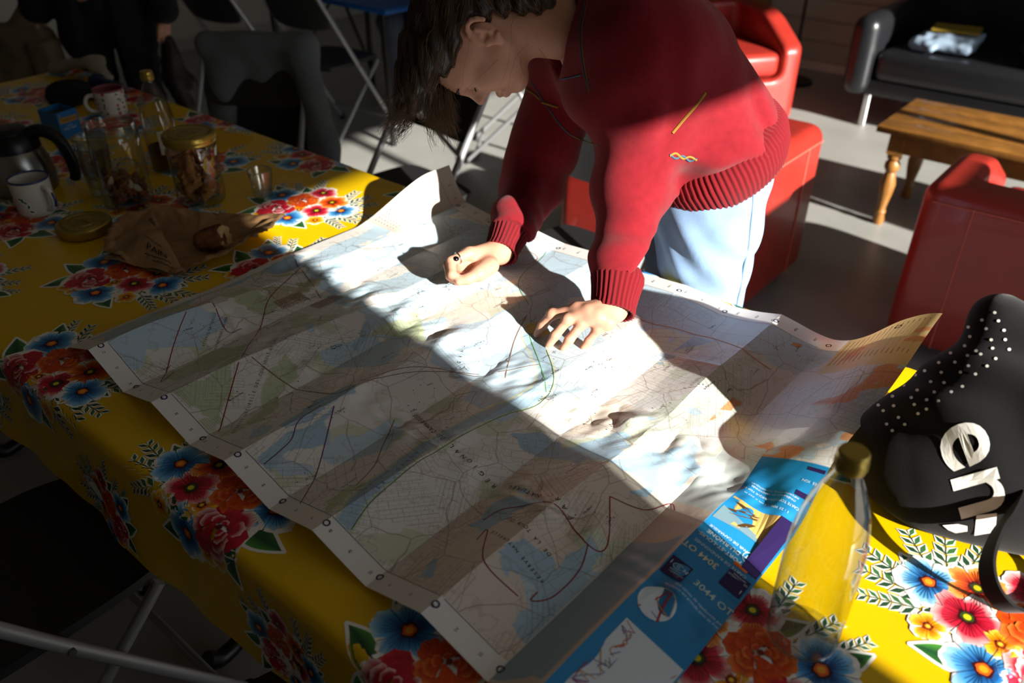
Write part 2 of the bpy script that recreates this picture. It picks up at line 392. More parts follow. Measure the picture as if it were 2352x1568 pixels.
cloth = link('tablecloth', fast_mesh('tablecloth', cloth_pos(np.stack([A_, B_], -1)).reshape(-1, 3), grid_faces(len(aa), len(bb))), m_cloth)
tag(cloth, 'glossy yellow oilcloth printed with bouquets, draped over the long table', 'tablecloth')
# printed bouquets
def hexc(*h): return [np.array(srgb(x)) for x in h]
rs = np.random.RandomState(11)
def petal(L, c, ang, r0, r1, wid, cols, off, wav=.0, seed=0):
    """One petal: bands of colour from base to tip."""
    R = np.random.RandomState(seed); n = 9; rows = len(cols); V = []; C = []
    for i, t in enumerate(np.linspace(0, 1, rows)):
        for q in np.linspace(-1, 1, n):
            prof = math.sin(math.pi*min(max(.12+.83*t, 0), 1))**.55 if i < rows-1 else .62
            rr = r0+(r1-r0)*(t-.18*(q*q)*t)
            if i == rows-1: rr += wav*r1*math.sin(q*9+seed)
            a = ang+q*wid*(.45+.55*prof)
            V.append((c[0]+rr*math.cos(a), c[1]+rr*math.sin(a))); C.append(cols[i]*(1+.12*R.randn()))
    Fs = [(i*n+j, i*n+j+1, (i+1)*n+j+1, (i+1)*n+j) for i in range(rows-1) for j in range(n-1)]
    L.add(V, Fs, np.clip(C, 0, 1), off)
def disc(L, c, r, col, off, n=14, wob=0., seed=0, edge=None, sy=1., rot_=0.):
    R = np.random.RandomState(seed); a = np.linspace(0, 2*math.pi, n, endpoint=False); rr = r*(1+wob*np.sin(a*5+seed)+wob*.5*R.randn(n))
    x = rr*np.cos(a); y = rr*np.sin(a)*sy; V = [(c[0], c[1])]+[(c[0]+x[k]*math.cos(rot_)-y[k]*math.sin(rot_), c[1]+x[k]*math.sin(rot_)+y[k]*math.cos(rot_)) for k in range(n)]
    L.add(V, [(0, 1+k, 1+(k+1) % n) for k in range(n)], np.array([col]+[edge if edge is not None else col]*n), off)
WHITE = np.array(srgb('#f2f0ea'))
def flower(L, c, r, kind, ang, off, seed):
    R = np.random.RandomState(seed)
    pal = {'blue': hexc('#16264e', '#1f63a8', '#4d9fd8', '#a9d5ee'), 'crim': hexc('#4a0712', '#b3122c', '#d22740', '#f0b9b6'), 'orange': hexc('#5c1206', '#d23a0c', '#ea6a1a', '#f5b05a'),
           'small': hexc('#a83a06', '#f08c0c', '#f6b51e', '#f7cf52')}[kind]
    npet = {'blue': 5, 'crim': 5, 'orange': 6, 'small': 5}[kind]
    for k in range(npet):
        a = ang+k*2*math.pi/npet+R.randn()*.06; petal(L, c, a, r*.1, r*(1.12), 1.1*math.pi/npet*1.15, [WHITE]*3, off, .03, seed+k)
    for k in range(npet):
        a = ang+k*2*math.pi/npet+R.randn()*.06; petal(L, c, a, r*.08, r*(1+.08*R.randn()), math.pi/npet*1.12, pal, off+.00006*(k+1), .05, seed+k)
    dk = pal[0]*.8
    for k in range(npet):
        a = ang+k*2*math.pi/npet
        for q in (-.42, -.2, 0, .2, .42):
            b = a+q*1.1*math.pi/npet*1.15; rr = r*(.80-.5*q*q)
            L.line([(c[0]+r*.22*math.cos(b*.5+a*.5), c[1]+r*.22*math.sin(b*.5+a*.5)), (c[0]+rr*math.cos(b), c[1]+rr*math.sin(b))], r*.016, dk, off+.00045)
        b = a+math.pi/npet; L.line([(c[0]+r*.2*math.cos(b), c[1]+r*.2*math.sin(b)), (c[0]+r*.95*math.cos(b), c[1]+r*.95*math.sin(b))], r*.022, dk, off+.00046)
    ctr = {'blue': ('#e0611a', '#f2a01e'), 'crim': ('#2c4a1c', '#d8c61e'), 'orange': ('#2f3d12', '#c9b416'), 'small': ('#c14d08', '#e8d23c')}[kind]
    disc(L, c, r*.27, np.array(srgb('#3a0c14')), off+.0005, wob=.1, seed=seed)
    disc(L, c, r*.2, np.array(srgb(ctr[0])), off+.00055, wob=.1, seed=seed+1); disc(L, c, r*.12, np.array(srgb(ctr[1])), off+.0006)
def rose(L, c, r, ang, off, seed, cols):
    R = np.random.RandomState(seed)
    disc(L, c, r*1.1, WHITE, off, n=22, wob=.06, seed=seed)
    for ring, (rr, npt) in enumerate(((1., 6), (.74, 5), (.5, 4), (.3, 3))):
        for k in range(npt):
            a = ang+ring*.5+k*2*math.pi/npt; cc = (c[0]+.28*rr*r*math.cos(a), c[1]+.28*rr*r*math.sin(a))
            petal(L, cc, a, r*rr*.02, r*rr*.74, .95, [cols[0], cols[1], cols[1], cols[2] if (k+ring) % 2 else cols[3]], off+.00008*(ring*7+k+1), .05, seed+ring*9+k)
    disc(L, c, r*.1, cols[0], off+.0024)
def leaf(L, c, l, ang, off, seed, wid=.3):
    n = 9; t = np.linspace(0, 1, n); w = l*wid*np.sin(math.pi*t**.8)*(1-.25*t); ca, sa = math.cos(ang), math.sin(ang)
    for k, (sc, cols) in enumerate(((1.16, [WHITE]*3), (1., hexc('#2f6b2c', '#1d4a2c', '#4f9a3a')))):
        ww = w*sc+(.0022 if k == 0 else 0); x = (t-.5)*l*(sc if k == 0 else 1)
        V = []; C = []
        for i in range(n):
            for q, cc in ((-1, cols[2]), (0, cols[1]), (1, cols[0])): 
                px, py = x[i], q*ww[i]+.06*l*math.sin(3*t[i]+seed); V.append((c[0]+px*ca-py*sa, c[1]+px*sa+py*ca)); C.append(cc)
        L.add(V, [(i*3+j, i*3+j+1, i*3+j+4, i*3+j+3) for i in range(n-1) for j in range(2)], C, off+k*.00008)
def sprig(L, c, l, ang, off, seed):
    G = np.array(srgb('#27482f')); G2 = np.array(srgb('#3d6b3c')); ca, sa = math.cos(ang), math.sin(ang)
    for k in range(5):
        for s in (-1, 1):
            t = .12+.2*k; b = (c[0]+ca*l*(t-.5), c[1]+sa*l*(t-.5)); a = ang+s*.7; ll = l*.34*(1-.35*t)
            e = (b[0]+math.cos(a)*ll, b[1]+math.sin(a)*ll); nx, ny = -math.sin(a), math.cos(a); w = ll*.17
            for sc, cc, o2 in ((1.9, WHITE, 0), (1., G if s > 0 else G2, .00007)):
                m = ((b[0]+e[0])/2, (b[1]+e[1])/2); ww = w*sc; ex = ll*.06*(sc-1)
                L.poly([b, (m[0]+nx*ww, m[1]+ny*ww), (e[0]+math.cos(a)*ex, e[1]+math.sin(a)*ex), (m[0]-nx*ww, m[1]-ny*ww)], cc, off+o2)
    L.line([(c[0]-ca*l*.5, c[1]-sa*l*.5), (c[0]+ca*l*.45, c[1]+sa*l*.45)], .0016, G, off+.0001)
LAY = {'blue': [(-10.1, .9, 4.0), (9.4, 3.5, 4.4), (0., -7.6, 4.4)], 'orange': [(-5.2, 4.4, 3.9)], 'crim': [(.2, 8.6, 3.6), (-4.3, -1.3, 4.0)],
       'small': [(.1, -2.5, 2.3), (-7.2, -6.2, 2.2), (5.0, -8.4, 2.1), (7.8, -8.0, 1.9)]}
LEAF = [(-2.5, -4.7, 6, 2.6), (-4.2, -9.0, 6.5, 3.6), (12.2, -1.5, 8, .2), (10.8, -7.0, 7, -.9), (-1.7, 5.7, 6, 1.4), (4.2, 7.8, 6, .7), (-12.2, 2.5, 5, 2.9), (12.6, 6.6, 5, .6)]
SPR = [(-13.0, -2.5, 7, 3.3), (-14.4, -.2, 7, 3.0), (-12.8, 4.9, 7, 2.4), (-10.4, 7.3, 7, 2.0), (-7.2, 8.6, 7, 1.6), (3.5, 12.2, 6, 1.3), (7.8, 8.6, 6, .9), (-12.0, -5.6, 6, 3.6), (12.0, 8.0, 5, .8)]
prints = Layer()
def bouquet(L, cx, cy, ang, mirror, seed, sc=1.):
    ca, sa = math.cos(ang)*sc, math.sin(ang)*sc
    def T(x, y): x = x*mirror*.01; y *= .01; return (cx+x*ca-y*sa, cy+x*sa+y*ca)
    def TA(a): return ang+(a if mirror > 0 else math.pi-a)
    o = .0006
    V = [T(13.0*math.cos(t)*(1+.16*math.sin(5*t)), 8.2*math.sin(t)*(1+.14*math.sin(4*t+1))) for t in np.linspace(0, 2*math.pi, 26, endpoint=False)]
    L.add([T(0, 0)]+V, [(0, 1+k, 1+(k+1) % 26) for k in range(26)], WHITE, o-.0003)
    for i, (x, y, l, a) in enumerate(SPR): sprig(L, T(x, y), l*.012*sc, TA(a), o, seed+i)
    for i, (x, y, l, a) in enumerate(SPR[:6]): sprig(L, T(x*.45, y*.5), l*.01*sc, TA(a+.5), o+.00012, seed+i)
    for i, (x, y, l, a) in enumerate(LEAF): leaf(L, T(x, y), l*.0105*sc, TA(a), o+.0002, seed+i, .27)
    s = seed
    for k in ('crim', 'orange', 'blue', 'small'):
        for (x, y, r) in LAY[k]: s += 7; flower(L, T(x, y), r*.01*sc, k, s*.7, o+.0004+.00004*(s % 5), s)
    rose(L, T(2.4, 2.6), .044*sc, ang+1, o+.0006, s, hexc('#7a1c08', '#cf4212', '#ee8232', '#e05a16'))
    rose(L, T(6.0, -3.7), .050*sc, ang, o+.0007, s+3, hexc('#5c0614', '#b5122b', '#efc9c6', '#cf2238'))
k = 0
for r in range(-1, 7):
    b = .16+.25*r if r else .245
    for c in range(-1, 9):
        a = -.93+.49*(c-6)+(.245 if r % 2 == 0 else 0)
        if TA0-.1 < a < TA1+.15 and TB0-.2 < b < TB1+.15:
            k += 1; bouquet(prints, a+.012*math.sin(k*5), b+.012*math.cos(k*3), (0 if r % 2 else .25)+.1*math.sin(k), 1 if (r+c) % 2 else -1, k*13, 1. if r else .62)
P2 = np.array(prints.V); P2[:, 0] = np.clip(P2[:, 0], TA0-DR, TA1+DR); P2[:, 1] = np.clip(P2[:, 1], TB0-DR, TB1+DR); prints.V = P2.tolist()
m_print = mat('oilcloth_print', attr='Col', rough=.3, spec=.5)
prints.build('printed_bouquets', lambda V, O: surf_off(cloth_pos, V, O), m_print, cloth)
# ---------------------------------------------------------------- the unfolded map
MO = np.array([-1.473, .4595]); MYAW = math.radians(-1.37)
KU = np.array([0, .107, .214, .321, .428, .535, .642, .749, .856, .963, 1.072, 1.135, 1.235])
KZ = np.array([.004, .045, .003, .028, .003, .026, .003, .026, .003, .030, .005, .030, .004])
def sm(t): t = np.clip(t, 0, 1); return t*t*(3-2*t)
MW, MH = KU[-1], .96
def map_pos(A):
    A = np.asarray(A, float); u = np.clip(A[..., 0], 0, MW); v = np.clip(A[..., 1], 0, MH)
    i = np.clip(np.searchsorted(KU, u, side='right')-1, 0, 11); t = (u-KU[i])/(KU[i+1]-KU[i])
    amp = 1.3-.95*sm((v-.08)/.55)+.5*sm((u-.80)/.2)*sm((v-.5)/.2)
    lift = sm((v-.69)/.2)
    def hz(k):
        z = .002+(KZ[k]-.002)*amp
        z = np.where(k == 1, .045+(.013-.045)*sm((v-.1)/.38), z)
        z = np.where(k == 0, .004+.095*lift, z)
        z = np.where(k == 11, z*(1-sm((v-.42)/.1)), z)
        return z
    z = hz(i)*(1-t)+hz(i+1)*t
    z = z+.006*lift*(i == 0)*np.sin(math.pi*t)*-1
    x = u+.055*lift*np.where(i == 0, 1-t, 0)
    y = v.copy()
    # far right corner curls up against the bag
    c = sm((u-.96)/.22)*sm((v-.43)/.20)
    z = z+.085*c*sm((u-1.0)/.26)+.05*c*sm((v-.7)/.28)*sm((u-1.08)/.16)
    y = y-.05*c*(1-sm((v-.62)/.2))
    for vc, s in ((.24, 1), (.48, -1), (.72, 1)):
        z = z+s*.0028*np.exp(-np.abs(v-vc)/.010)*(.5+.5*np.sin(u*25+vc*40))
    nz = vnoise(np.stack([u*1.6, v], -1), 46, 5, 3); z = z+.0034*nz*np.exp(-((v-.48)/.05)**2)+.0026*nz*np.exp(-((v-.25)/.04)**2)+.0012*vnoise(A, 22, 8, 2)
    z = z+.0045*np.abs(vnoise(A*[1., .6], 60, 21, 2))*np.exp(-((v-.50)/.06)**2)*np.exp(-((u-.96)/.12)**2)
    z = np.maximum(z, .0012)+.7515+.0008
    cx, sx = math.cos(MYAW), math.sin(MYAW)
    return np.stack([MO[0]+x*cx-y*sx, MO[1]+x*sx+y*cx, z], -1)
MP={
 'sea':[(0.0722,0.4792),(0.1147,0.8479),(0.2429,0.9275),(0.4553,0.9288),(0.6637,0.9341),(0.8685,0.9563),(1.0579,0.9613),(1.1477,0.9244),(1.0801,0.8197),(0.9878,0.8022),(0.881,0.8156),(0.7848,0.7831),(0.7186,0.7903),(0.5766,0.8193),(0.4846,0.8156),(0.4401,0.7243),(0.455,0.6153),(0.4623,0.5097),(0.4714,0.4549),(0.421,0.3902),(0.3352,0.4415),(0.2426,0.4282)],
 'lake1':[(0.0,0.3026),(0.01,0.3902),(0.02,0.4033),(0.04,0.36),(0.03,0.3216)],
 'lake2':[(0.02,0.4243),(0.02,0.4979),(0.04,0.5176),(0.05,0.4753),(0.04,0.4315)],
 'lake3':[(0.0392,0.4234),(0.02,0.4979),(0.0554,0.4917),(0.0827,0.483),(0.0736,0.4326)],
 'bay':[(0.0554,0.4917),(0.0373,0.5902),(0.0352,0.7778),(0.0586,0.9024),(0.1265,0.9268),(0.1537,0.7533),(0.1346,0.5615),(0.1485,0.4676)],
 'green1':[(0.2202,0.0518),(0.2216,0.1274),(0.2183,0.1859),(0.2667,0.2168),(0.2954,0.1812),(0.2986,0.1155),(0.2755,0.0744)],
 'green2':[(0.3111,0.0472),(0.3148,0.0971),(0.2984,0.1838),(0.4266,0.0566),(0.4039,0.0411)],
 'green3':[(0.3434,0.2441),(0.399,0.2198),(0.4238,0.1728),(0.4824,0.1057),(0.4756,0.0774),(0.4168,0.1338)],
 'green4':[(0.0401,0.1595),(0.0352,0.1996),(0.0301,0.2411),(0.0689,0.2181),(0.084,0.1809),(0.0722,0.1554)],
 'green5':[(0.07,0.2762),(0.0711,0.3369),(0.1775,0.3477),(0.1865,0.3105),(0.1331,0.2858)],
 'green6':[(0.7071,0.0461),(0.7071,0.0937),(0.7168,0.1271),(0.7263,0.1107),(0.7373,0.0611),(0.7256,0.0394)],
 'green7':[(0.3969,0.3893),(0.3881,0.5332),(0.5026,0.4422),(0.4341,0.4221)],
 'chan1':[(0.3958,0.3481),(0.3665,0.4041),(0.3669,0.4257),(0.3912,0.4049),(0.4164,0.3467)],
 'lag1':[(0.5594,0.0338),(0.557,0.0782),(0.5529,0.131),(0.5486,0.1867),(0.6047,0.1339),(0.5825,0.1006),(0.5939,0.0442)],
 'lag2':[(0.5216,0.1033),(0.504,0.1944),(0.5135,0.2519),(0.544,0.2458),(0.5378,0.1773),(0.5462,0.1106)],
 'lag3':[(0.8924,0.0594),(0.8934,0.0904),(0.9064,0.0817),(0.9168,0.0519),(0.8988,0.0456)],
 'lag4':[(0.884,0.1677),(0.8884,0.2175),(0.9251,0.2616),(0.956,0.2537),(0.9162,0.196),(0.9057,0.1537)],
 'lag5':[(0.9693,0.1371),(0.9735,0.1764),(0.9942,0.1792),(1.0139,0.147),(1.0063,0.1212)],
 'lag6':[(0.9614,0.3939),(1.0002,0.4548),(1.0284,0.4662),(1.0521,0.4224),(1.0435,0.3659),(1.0094,0.36),(1.0327,0.4053)],
 'lag7':[(0.8038,0.3519),(0.8193,0.3876),(0.8812,0.3775),(0.9355,0.3844),(0.9295,0.3593),(0.8706,0.3475)],
 'lag8':[(1.03,0.1882),(1.03,0.2511),(1.06,0.2463),(1.06,0.1804),(1.04,0.1423)],
 'lag9':[(0.9807,0.4242),(1.0233,0.5452),(1.0762,0.4819),(1.0619,0.4309),(1.0168,0.4296)],
}
ML={
 'river':[(0.7693,0.0391),(0.7492,0.0832),(0.7407,0.1233),(0.7343,0.1808),(0.7288,0.2363),(0.7387,0.3092),(0.7465,0.3843),(0.764,0.4363),(0.7563,0.4825),(0.7258,0.5255),(0.6727,0.5723),(0.6246,0.6001)],
 'rvbank':[(0.7805,0.0414),(0.7652,0.0857),(0.7585,0.1329),(0.7528,0.1906),(0.7537,0.231),(0.7553,0.302),(0.7636,0.3761),(0.7813,0.4386),(0.7682,0.493),(0.7363,0.5348),(0.683,0.5814)],
 'red1':[(0.0,0.511),(0.0838,0.4706),(0.2045,0.4302)],
 'red2':[(0.4368,0.0462),(0.3109,0.1782),(0.2079,0.2856),(0.1496,0.3464),(0.1069,0.4309),(0.0838,0.4706)],
 'red3':[(0.2294,0.0884),(0.2487,0.0525),(0.1717,0.1214),(0.0862,0.2221),(0.1014,0.2467),(0.1848,0.2231),(0.1958,0.2495)],
 'purp1':[(0.6765,0.0308),(0.6218,0.1081),(0.5448,0.1988)],
 'purp2':[(0.5758,0.0412),(0.5637,0.0979),(0.5387,0.133),(0.5285,0.1845)],
 'red4':[(0.8978,0.1798),(0.9048,0.2087),(0.9362,0.2386),(0.9779,0.256),(1.0375,0.238),(1.0528,0.2619),(1.0056,0.3326)],
 'red5':[(1.0056,0.3326),(1.0525,0.3526),(1.072,0.391),(1.0862,0.38)],
 'red6':[(1.0375,0.238),(1.0518,0.1999),(1.053,0.1437),(1.0388,0.1175),(1.0362,0.1335)],
 'red7':[(0.9217,0.1412),(0.9192,0.1657),(0.9468,0.1273),(0.9713,0.1094),(1.0242,0.1092)],
 'green':[(0.5559,0.681),(0.4803,0.7345),(0.4498,0.7983),(0.4382,0.8566),(0.4219,0.8994)],
 'green2':[(0.6196,0.606),(0.7217,0.5219),(0.7689,0.4767)],
 'orange1':[(0.6908,0.7998),(0.7631,0.7854),(0.8271,0.8097),(0.8973,0.8198),(0.9819,0.797),(1.0276,0.7913)],
 'orange2':[(0.3806,0.8342),(0.3951,0.87),(0.4278,0.8615),(0.4336,0.8247),(0.4156,0.8089)],
 'road1':[(0.2989,0.1862),(0.3915,0.1957),(0.4687,0.2123),(0.5219,0.2263),(0.5319,0.2849),(0.5655,0.3665),(0.6373,0.4475)],
 'road2':[(0.5206,0.2749),(0.5557,0.3757),(0.6477,0.4478),(0.7057,0.5351)],
 'road3':[(0.6856,0.4634),(0.6179,0.5637),(0.5746,0.6523)],
 'road4':[(0.6265,0.2554),(0.6633,0.1996),(0.6997,0.1503),(0.7167,0.1022)],
}
def inpoly(P, poly):
    x, y = P[..., 0], P[..., 1]; r = np.zeros(x.shape, bool); n = len(poly)
    for i in range(n):
        x1, y1 = poly[i]; x2, y2 = poly[(i+1) % n]
        c = ((y1 > y) != (y2 > y)) & (x < (x2-x1)*(y-y1)/(y2-y1+1e-12)+x1); r ^= c
    return r
def polydist(P, L):
    L = np.array(L); d = np.full(P.shape[:-1], 9.)
    for a, b in zip(L[:-1], L[1:]):
        ab = b-a; t = np.clip(((P-a)@ab)/(ab@ab), 0, 1); d = np.minimum(d, np.linalg.norm(P-a-t[..., None]*ab, axis=-1))
    return d
NU, NV = 496, 386
gu = np.linspace(0, MW, NU); gu = np.unique(np.concatenate([gu, KU])); gv = np.linspace(0, MH, NV); NU = len(gu)
GU, GV = np.meshgrid(gu, gv, indexing='ij'); UV = np.stack([GU, GV], -1)
PAPER = np.array(srgb('#f4f2ed')); SEA = np.array(srgb('#c9e0ee')); SEA2 = np.array(srgb('#b0cfe2')); GREEN = np.array(srgb('#cbd8b4')); LAND = np.array(srgb('#f2f0ea')); PINK = np.array(srgb('#e9dac9')); SAND = np.array(srgb('#f2dfbc'))
warp = UV+.006*np.stack([vnoise(UV, 70, 31), vnoise(UV, 70, 32)], -1)
C = np.tile(PAPER, (NU, NV, 1)); inner = (GV > .035) & (GV < .915) & (GU > .022) & ((GU < 1.072) | (GV > .56))
C[inner] = LAND
n1 = vnoise(UV, 9, 41, 4); n2 = vnoise(UV, 26, 42, 4); n3 = vnoise(UV, 60, 43, 3)
far = sm((GU-.70)/.25)
C[inner & (n2+.6*n3 > .95-.5*far)] = GREEN*.6+LAND*.4
C[inner & (n1+.5*n2 > .75-.35*far)] = SEA
C[inner & (GU > .86) & (n2-.4*n1 < .45) & (GV < .55)] = PINK*.75+LAND*.25
C[inner & (GU > .86) & (n1+.8*n2+.4*n3 > .5)] = SEA2
for k in MP:
    q = inner & inpoly(warp, MP[k]); C[q] = GREEN if k.startswith('green') else (SEA if k in ('sea', 'bay') else SEA2)
C[inner & inpoly(warp, MP['sea']) & (n2+n3 > 1.15) & (GV < .75)] = LAND
for poly in ([(.36, .56), (.47, .54), (.50, .66), (.44, .68)], [(.46, .60), (.50, .60), (.54, .70), (.50, .71)], [(.40, .52), (.44, .50), (.46, .60), (.42, .62)]): C[inner & inpoly(UV, poly)] = SAND*.35+LAND*.65
rv = polydist(warp*.3+UV*.7, ML['river']); C[inner & (rv < .013)] = SEA2*.95; C[inner & (rv >= .013) & (rv < .018)] = GREEN*.7+LAND*.3
town = inner & (((GU-.13)/.07)**2+((GV-.40)/.075)**2+.4*n3 < 1); C[town & (n3 > -.2)] = np.array(srgb('#cfc9a4'))
town2 = inner & (((GU-.62)/.035)**2+((GV-.66)/.05)**2 < 1); C[town2 & (n3 > -.1)] = np.array(srgb('#dcd08c'))
leg = (GU < .107) & (GV > .725); C[leg] = np.array(srgb('#ddd0c4'))
leg2 = (GU > 1.10) & (GV > .815); C[leg2] = np.array(srgb('#dcc48a'))
o_ = inner & (GU > 1.02) & (GV > .5) & (n2+1.1*n3 > 1.25); C[o_] = np.array(srgb('#d79a68'))
o2 = inner & (GU > .9) & (GV > .5) & ~o_ & ~leg2; C[o2] = .6*C[o2]+.4*np.array(srgb('#b9c0c2'))
cov = (GU > 1.135) & (GV < .58)
BLUE = np.array(srgb('#1f86bf')); C[cov] = BLUE
strip = (GU > 1.072) & (GU <= 1.135) & (GV < .6); C[strip & (n1+n2 > .1)] = SEA2*.8; C[strip & (n1+n2 <= .1)] = PINK*.9; C[strip & (GU > 1.128)] = PINK
NZ = strip & (GV > .40); C[NZ] = np.array(srgb('#cfdad6'))
fine = inner & ~leg & ~cov & ~leg2
me = fast_mesh('map_sheet', map_pos(UV).reshape(-1, 3), grid_faces(NU, NV), smooth=True)
me.set_sharp_from_angle(angle=.12)
setcol(me, C.reshape(-1, 3))
setcol(me, np.repeat((fine*1.)[..., None], 3, -1).reshape(-1, 3), 'Fine')
setcol(me, np.stack([GU, GV, 0*GU], -1).reshape(-1, 3), 'Pos')
def map_material():
    m = bpy.data.materials.new('printed_map_paper'); m.use_nodes = True; nt = m.node_tree; N = nt.nodes; L = nt.links; b = N['Principled BSDF']
    b.inputs['Roughness'].default_value = .38; b.inputs['Specular IOR Level'].default_value = .5
    def attr(n): a = N.new('ShaderNodeAttribute'); a.attribute_name = n; return a
    col = attr('Col'); pos = attr('Pos'); fin = attr('Fine')
    def math_(op, a, b_=None, c=None):
        x = N.new('ShaderNodeMath'); x.operation = op
        for i, q in enumerate((a, b_, c)):
            if q is None: continue
            if isinstance(q, (int, float)): x.inputs[i].default_value = q
            else: L.new(q, x.inputs[i])
        return x.outputs[0]
    def noise(sc, det=3):
        t = N.new('ShaderNodeTexNoise'); t.inputs['Scale'].default_value = sc; t.inputs['Detail'].default_value = det; L.new(pos.outputs['Vector'], t.inputs['Vector']); return t.outputs['Fac']
    def vor(sc, rnd=1.):
        t = N.new('ShaderNodeTexVoronoi'); t.feature = 'DISTANCE_TO_EDGE'; t.inputs['Scale'].default_value = sc; t.inputs['Randomness'].default_value = rnd; L.new(pos.outputs['Vector'], t.inputs['Vector']); return t.outputs['Distance']
    def less(x, th, soft): return math_('SUBTRACT', 1., math_('SMOOTHSTEP', x, th, th+soft)) if False else None
    def mask(x, lo, hi):          # 1 below lo, 0 above hi
        r = N.new('ShaderNodeMapRange'); r.interpolation_type = 'SMOOTHSTEP'; r.inputs[1].default_value = lo; r.inputs[2].default_value = hi; r.inputs[3].default_value = 1; r.inputs[4].default_value = 0; L.new(x, r.inputs[0]); return r.outputs[0]
    def mix(base, fac, c):
        x = N.new('ShaderNodeMix'); x.data_type = 'RGBA'; L.new(fac, x.inputs[0]); L.new(base, x.inputs[6]); x.inputs[7].default_value = (*srgb(c), 1); return x.outputs[2]
    fsep = N.new('ShaderNodeSeparateColor'); L.new(fin.outputs['Color'], fsep.inputs[0]); f = fsep.outputs[0]
    c = col.outputs['Color']
    wv = N.new('ShaderNodeTexNoise'); wv.inputs['Scale'].default_value = 7; wv.inputs['Detail'].default_value = 3; L.new(pos.outputs['Vector'], wv.inputs['Vector'])
    wm = N.new('ShaderNodeVectorMath'); wm.operation = 'SCALE'; wm.inputs[3].default_value = .05; L.new(wv.outputs['Color'], wm.inputs[0])
    wa = N.new('ShaderNodeVectorMath'); wa.operation = 'ADD'; L.new(pos.outputs['Vector'], wa.inputs[0]); L.new(wm.outputs[0], wa.inputs[1])
    def vor2(sc): t = N.new('ShaderNodeTexVoronoi'); t.feature = 'DISTANCE_TO_EDGE'; t.inputs['Scale'].default_value = sc; L.new(wa.outputs[0], t.inputs['Vector']); return t.outputs['Distance']
    l1 = math_('MULTIPLY', mask(vor2(10), .004, .011), f); c = mix(c, math_('MULTIPLY', l1, .42), '#7a5c4c')
    vc = N.new('ShaderNodeTexVoronoi'); vc.inputs['Scale'].default_value = 12; L.new(wa.outputs[0], vc.inputs['Vector'])
    sc_ = N.new('ShaderNodeSeparateColor'); L.new(vc.outputs['Color'], sc_.inputs[0])
    vr = N.new('ShaderNodeVectorRotate'); vr.rotation_type = 'Z_AXIS'; L.new(pos.outputs['Vector'], vr.inputs['Vector']); L.new(math_('MULTIPLY', sc_.outputs[0], 3.1), vr.inputs['Angle'])
    for scl, ms_, st_, lo_ in ((22, .012, .34, .35), (48, .022, .30, .62)):
        br = N.new('ShaderNodeTexBrick'); br.inputs['Scale'].default_value = scl; br.inputs['Mortar Size'].default_value = ms_; br.inputs['Brick Width'].default_value = .8; br.inputs['Row Height'].default_value = .32
        L.new(vr.outputs[0], br.inputs['Vector']); gate = math_('GREATER_THAN', sc_.outputs[1], lo_)
        c = mix(c, math_('MULTIPLY', math_('MULTIPLY', math_('MULTIPLY', br.outputs['Fac'], f), gate), st_), '#716c62')
    ct = math_('ABSOLUTE', math_('SUBTRACT', math_('FRACT', math_('MULTIPLY', noise(6, 4), 9.)), .5)); l4 = math_('MULTIPLY', mask(ct, .015, .05), f); c = mix(c, math_('MULTIPLY', l4, .22), '#9a8060')
    sp = math_('MULTIPLY', mask(vor(160, 1.), .02, .03), 0.0)
    wh = N.new('ShaderNodeTexWhiteNoise')
    dots = math_('MULTIPLY', math_('MULTIPLY', mask(noise(190, 2), .27, .32), f), mask(noise(9, 2), .40, .50)); c = mix(c, math_('MULTIPLY', dots, .5), '#4a463a')
    L.new(c, b.inputs['Base Color'])
    t = N.new('ShaderNodeTexNoise'); t.inputs['Scale'].default_value = 25; t.inputs['Detail'].default_value = 3; L.new(pos.outputs['Vector'], t.inputs['Vector'])
    bp = N.new('ShaderNodeBump'); bp.inputs['Strength'].default_value = .25; bp.inputs['Distance'].default_value = .003; L.new(t.outputs['Fac'], bp.inputs['Height']); L.new(bp.outputs[0], b.inputs['Normal'])
    tr = N.new('ShaderNodeBsdfTranslucent'); L.new(c, tr.inputs[0]); ms = N.new('ShaderNodeMixShader'); ms.inputs[0].default_value = .16
    L.new(b.outputs[0], ms.inputs[1]); L.new(tr.outputs[0], ms.inputs[2]); L.new(ms.outputs[0], N['Material Output'].inputs[0])
    return m
mapo = empty('paper_map', (*MO, TZ)); tag(mapo, 'large unfolded topographic paper map with sharp fold creases, spread across the yellow oilcloth', 'map')
MT = Matrix.Translation(-Vector((*MO, TZ)))
me.transform(MT); sheet = link('map_sheet', me, map_material(), mapo)
# printed lines, names and cover
mp = Layer(); k_ = lambda h: np.array(srgb(h))
LW = {'red': ('#8e2a3c', .0017), 'purp': ('#6b3a6e', .0016), 'green': ('#5f9a4e', .0014), 'orange': ('#c98a5c', .0022), 'road': ('#8a6a52', .0016), 'rvbank': ('#4d7a55', .0012)}
for k, P in ML.items():
    for pre, (c, w) in LW.items():
        if k.startswith(pre): mp.line(P, w, k_(c), .0004, n=8)
